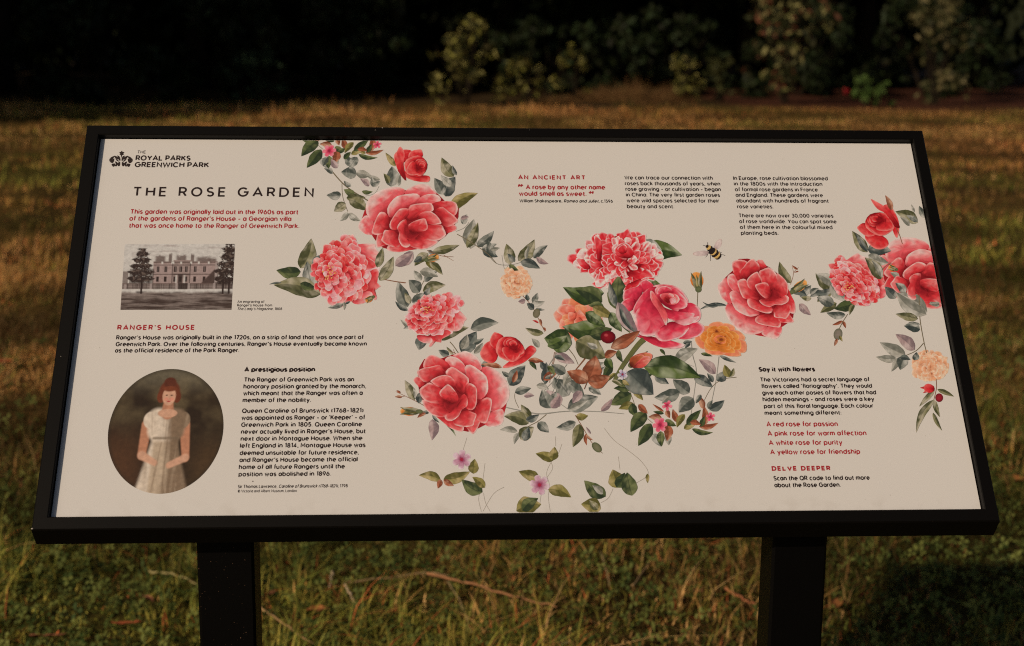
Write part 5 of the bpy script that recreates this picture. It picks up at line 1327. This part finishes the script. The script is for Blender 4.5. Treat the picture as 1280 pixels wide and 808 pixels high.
twig('twig', [(908, 736), (928, 748), (945, 757)], .005, (.40, .15, .07), 'rust-coloured twig beside the right post', 'twig')
twig('dry_stalk', [(560, 727), (575, 748), (590, 790)], .0028, (.34, .25, .12), 'thin forked stalk hanging down from the long reddish one', 'stalk')
twig('dry_stalk', [(750, 690), (758, 715), (762, 735)], .003, (.36, .26, .13), 'upright straw stalk midway between the posts', 'stalk')
twig('dry_stalk', [(790, 735), (805, 712), (812, 702)], .003, (.38, .24, .12), 'leaning straw stalk right of the upright one', 'stalk')

# ------------------------------------------------------------------ shrubs, trees and the wood behind
def leafcloud(lumps, n, size, cols, rs, shell=.55):
    """leaf faces spread through a set of ellipsoid lumps (x,y,z,rx,ry,rz)"""
    L = np.array(lumps, float); vol = L[:, 3] * L[:, 4] * L[:, 5]; pk = rs.choice(len(L), n, p=vol / vol.sum())
    d = rs.randn(n, 3); d /= np.linalg.norm(d, axis=1)[:, None]
    r = shell + (1 - shell) * rs.rand(n) ** .6; r *= 1 + .12 * rs.randn(n)
    c = L[pk, :3] + d * r[:, None] * L[pk, 3:]
    c[:, 2] = np.maximum(c[:, 2], .03)
    nrm = d + rs.randn(n, 3) * .8; nrm /= np.linalg.norm(nrm, axis=1)[:, None]
    t = np.cross(nrm, rs.randn(n, 3)); t /= np.linalg.norm(t, axis=1)[:, None]; b = np.cross(nrm, t)
    s = size * rs.uniform(.6, 1.35, n)[:, None]
    V = np.stack([c - t * s, c + b * s * .42 + nrm * s * .12, c + t * s, c - b * s * .42 + nrm * s * .12], 1)
    F = np.arange(n * 4).reshape(n, 4)
    cc = np.array(cols)[rs.randint(len(cols), size=n)] * rs.uniform(.6, 1.35, (n, 1))
    return V.reshape(-1, 3), F, np.repeat(cc, 4, 0)
M_BARK = None
def bark():
    m, t, p = mat('bark', (.05, .035, .025), .9, .1)
    tc = t.nodes.new('ShaderNodeTexCoord'); n = t.nodes.new('ShaderNodeTexNoise'); n.inputs['Scale'].default_value = 9; n.inputs['Detail'].default_value = 6
    mp = t.nodes.new('ShaderNodeMapping'); mp.inputs['Scale'].default_value = (1, 1, .25); t.links.new(tc.outputs['Object'], mp.inputs[0]); t.links.new(mp.outputs[0], n.inputs['Vector'])
    cr = t.nodes.new('ShaderNodeMix'); cr.data_type = 'RGBA'; cr.inputs[6].default_value = (.012, .009, .006, 1); cr.inputs[7].default_value = (.035, .026, .018, 1)
    t.links.new(n.outputs['Fac'], cr.inputs[0]); t.links.new(cr.outputs[2], p.inputs['Base Color'])
    b = t.nodes.new('ShaderNodeBump'); b.inputs['Strength'].default_value = .7; b.inputs['Distance'].default_value = .03; t.links.new(n.outputs['Fac'], b.inputs['Height']); t.links.new(b.outputs[0], p.inputs['Normal'])
    return m
M_BARK = bark()
DK = [(.012, .020, .007), (.020, .029, .009), (.015, .018, .007)]
def limbs(root, H, r, spread, rs, nl=6, zb=.35):
    Vs = []; Fs = []; n = 0
    def addt(P, r0, r1, sd=7):
        nonlocal n
        V, F = tube(P, r0, r1, sd); Vs.append(V); Fs.extend([[i + n for i in f] for f in F]); n += len(V)
    P = [(0, 0, -.1)]
    for i in range(1, 7): P.append((rs.randn() * .04 * i * r * 2, rs.randn() * .04 * i * r * 2, H * i / 6))
    addt(P, r, r * .3)
    for k in range(nl):
        z0 = H * (zb + (1 - zb) * .8 * k / nl); a = k * 2.4 + rs.rand(); L = spread * rs.uniform(.6, 1)
        Q = [(math.cos(a) * L * t, math.sin(a) * L * t, z0 + L * .55 * t ** .8) for t in (0, .3, .6, 1)]
        addt(Q, r * .38, r * .08, 5)
    return np.concatenate(Vs), Fs
def tree(x, y, H, rad, zb, n, size, seed, label, group=None, name='tree', cols=DK, cat='tree'):
    rs = np.random.RandomState(seed); t = empty(name, (x, y, 0)); tag(t, label, cat, group)
    V, F = limbs(t, H * .85, .10 + H * .016, rad * .8, rs)
    mesh_np('trunk', V, F, None, M_BARK, t, smooth=True)
    L = []
    for k in range(16):
        a = rs.rand() * 6.28; q = rad * rs.rand() ** .5 * .75; zz = zb + (H - zb) * rs.uniform(.10, .92)
        s = rad * rs.uniform(.35, .6) * (1.1 - .5 * (zz - zb) / (H - zb))
        L.append((math.cos(a) * q, math.sin(a) * q, max(zz, zb + s * .6), s, s, s * .7))
    V, F, c = leafcloud(L, n, size, cols, rs, .2)
    mesh_np('crown', V, F, c, M_LEAF, t)
    return t
def shrub(name, x, y, w, h, n, size, cols, seed, label, group=None, cat='shrub', nstem=7, nl=9, accents=None):
    rs = np.random.RandomState(seed); t = empty(name, (x, y, 0)); tag(t, label, cat, group)
    Vs = []; Fs = []; k = 0; tips = []
    for i in range(nstem):
        a = rs.rand() * 6.28; q = w * .42 * rs.rand() ** .7; hh = h * rs.uniform(.55, .95)
        P = [(math.cos(a) * .05, math.sin(a) * .05, -.03)] + [(math.cos(a) * q * t_ ** 1.2 + rs.randn() * .02, math.sin(a) * q * t_ ** 1.2, hh * t_) for t_ in (.35, .7, 1)]
        V, F = tube(P, .018, .006, 5); Vs.append(V); Fs += [[i_ + k for i_ in f] for f in F]; k += len(V); tips.append(P[-1])
        tips.append(P[2])
    mesh_np('stems', np.concatenate(Vs), Fs, None, M_BARK, t)
    L = []
    for i in range(int(nl * 2.2)):
        zt = rs.rand() ** .8; a = rs.rand() * 6.28; q = w * .5 * rs.rand() ** .5 * (1 - .45 * zt ** 2)
        sz = min(w, h) * rs.uniform(.06, .17)
        L.append((math.cos(a) * q, math.sin(a) * q, max(h * zt, sz * .6), sz, sz, sz * rs.uniform(.7, 1.3)))
    V, F, c = leafcloud(L, n, size, cols, rs, .3)
    mesh_np('foliage', V, F, c, M_LEAF, t)
    if accents:
        for (dx, dy, dz, r, cl) in accents:
            V, F, c = leafcloud([(dx, dy, dz, r, r, r)], 26, r * .7, [cl], rs, .2)
            mesh_np('blossom', V, F, c, M_LEAF, t)
    return t
# big trees left of the view: they throw the shade that lies over the left of the wood
for i, (x, y, H, rad, lb) in enumerate((
    (-18.0, 19.5, 16, 4.2, 'tall dark tree on the lawn left of the view, nearest of its group'), (-22.5, 21.5, 17, 4.8, 'tall dark tree left of the view, second from the board'),
    (-28.5, 19.0, 18, 5.2, 'tall dark tree farthest left of the group'), (-18.0, 28.0, 16, 4.6, 'tall dark tree left of the view, close to the wood edge'))):
    tree(x, y, H, rad, 1.4, 9500, .40, 400 + i, lb, 'tall trees shading the wood edge')
WOOD = [(-15, 35), (-10.5, 33.5), (-6.2, 36), (-2.2, 37.5), (2.0, 38), (5.5, 40), (9.5, 41), (13.5, 42), (17.5, 43), (-18.5, 39), (-8.5, 42), (0, 44), (7.5, 46), (15, 49)]
names = ['outermost on the left', 'second from the left', 'third from the left', 'left of the middle', 'in the middle behind the pale loose shrub', 'right of the middle', 'behind the tall olive shrub', 'right of the tall olive shrub', 'at the right end', 'at the left end, set back', 'set back left of the middle', 'set back in the middle', 'set back right of the middle', 'set back at the right']
for i, (x, y) in enumerate(WOOD):
    y += 2.5
    tree(x, y, 12 + (i * 37 % 5), 6.0, 2.3 if i > 3 else 1.0, 8000, .34, 500 + i, 'dark evergreen tree of the wood, ' + names[i], 'trees of the dark wood')
# understorey, dark and dense
US = [(3.0, 36.8, 3.6, 1.7), (6.0, 37.2, 4, 2.1), (9.6, 37.5, 4, 2.4), (13.2, 38, 4, 2.6), (-13, 30.5, 3.6, 2.6), (-10.2, 29.6, 3.2, 2.3), (-7.4, 31.5, 3.4, 2.6), (-4.6, 33.2, 3.2, 2.4), (-1.8, 36, 3.4, 2.5), (4.6, 42, 4, 3.0), (8.0, 43.5, 4, 3.0), (12, 44, 4.4, 3.2), (1.2, 41, 4, 3.0), (16, 44, 4.4, 3.2)]
un = ['low and behind the mound', 'between the mound and the tall olive shrub', 'right behind the tall olive shrub', 'behind the shrub at the right edge', 'leftmost at the wood edge', 'second from the left at the wood edge', 'third from the left at the wood edge', 'left of the middle at the wood edge', 'just left of the pale loose shrub', 'deep in the wood right of the middle', 'deep in the wood behind the brown grass mound', 'deep in the wood behind the tall olive shrub', 'deep in the wood behind the pale loose shrub', 'deep in the wood far right']
for i, (x, y, w_, h_) in enumerate(US):
    shrub('evergreen_shrub', x, y, w_, h_, 3600, .11, DK + [(.03, .05, .02)], 600 + i, 'dense dark evergreen shrub, ' + un[i], 'dark shrubs under the trees', nstem=9, nl=16)
# the depth of the wood: one dense mass nobody could count
rs = np.random.RandomState(77)
L = [(rs.uniform(-30, 32), rs.uniform(52, 58), rs.uniform(.5, 11), rs.uniform(2, 3.4), 1.6, rs.uniform(1.6, 2.8)) for _ in range(130)]
V, F, c = leafcloud(L, 42000, .42, DK, rs, .0)
tag(mesh_np('woodland', V, F, c, M_LEAF), 'dark mass of foliage deep in the wood', kind='stuff')

OLV = [(.28, .27, .06), (.05, .05, .015), (.42, .38, .13), (.10, .08, .02), (.03, .035, .01)]
shrub('loose_shrub', 0.75, 32.2, 1.9, 1.75, 650, .075, OLV, 701, 'loose pale olive shrub at the wood edge above the middle of the board', nstem=9, nl=14)
shrub('loose_shrub', 2.1, 32.6, 1.7, 1.0, 520, .075, OLV, 702, 'low olive shrub right of the loose pale one', nstem=8, nl=12)
shrub('loose_shrub', 3.25, 33.2, .8, 1.3, 170, .075, OLV, 703, 'narrow sprig-like shrub left of the brown grass mound', nstem=5, nl=6)
shrub('olive_shrub', 8.2, 33.2, 2.4, 3.1, 1200, .095, [(.17, .17, .06), (.27, .25, .10), (.04, .04, .015), (.16, .06, .03), (.03, .035, .012), (.03, .035, .012)], 704, 'tall olive shrub with reddish stems in the soil bed at the right', nstem=14, nl=20)
shrub('olive_shrub', 11.9, 33.5, 2.2, 2.6, 800, .095, [(.15, .14, .06), (.20, .17, .08), (.04, .04, .015), (.03, .035, .012)], 705, 'tall olive shrub cut off by the right edge of the view', nstem=9, nl=14)
shrub('low_plant', 10.0, 32.6, 1.2, .62, 1500, .05, [(.10, .19, .04), (.14, .22, .06), (.04, .07, .015)], 706, 'low fresh green plant with a red blossom in the soil bed', None, 'plant', 10, 14, accents=[(-.62, -.35, .33, .06, (.5, .03, .04))])
shrub('low_plant', 5.9, 33.6, 1.0, 1.1, 500, .055, OLV, 707, 'small olive plant right of the brown grass mound', None, 'plant', 7, 9)
shrub('low_plant', -3.6, 31.4, 1.6, 1.2, 500, .06, [(.03, .06, .03), (.04, .07, .035)], 708, 'dim green shrub in the shade above the upper left of the board', None, 'shrub', 7, 9)
shrub('low_plant', 6.9, 34.3, .9, 1.0, 450, .055, [(.08, .09, .03), (.06, .06, .02)], 709, 'dull olive plant at the left end of the soil bed', None, 'plant', 7, 9)
def mound(x, y, w_, h_, seed):
    rs = np.random.RandomState(seed); n = 1500
    a = rs.rand(n) * 6.28; q = rs.rand(n) ** .5; X_ = x + np.cos(a) * q * w_ / 2; Y_ = y + np.sin(a) * q * .7; top = h_ * (1 - q ** 2) * rs.uniform(.4, 1.1, n)
    lean = rs.randn(n, 2) * .2; top = top * (.4 + 1.1 * vnoise(X_, Y_, 4.0, seed))
    V = np.stack([np.column_stack([X_ - .012, Y_, 0 * X_]), np.column_stack([X_ + .012, Y_, 0 * X_]), np.column_stack([X_ + lean[:, 0], Y_ + lean[:, 1], top])], 1)
    c = mix(np.array([.17, .08, .035]), np.array([.26, .16, .06]), rs.rand(n)); 
    o = mesh_np('dry_grass_mound', V.reshape(-1, 3), np.arange(n * 3).reshape(n, 3), np.repeat(c, 3, 0), M_GRASS)
    tag(o, 'clump of tall rusty dry grass in front of the wood', kind='stuff')
for i_, q_ in enumerate(((3.9, 33.3, 1.5, .42), (4.7, 33.0, 1.7, .60), (5.5, 33.5, 1.3, .38), (2.9, 32.6, .9, .25))): mound(*q_, 9 + i_)
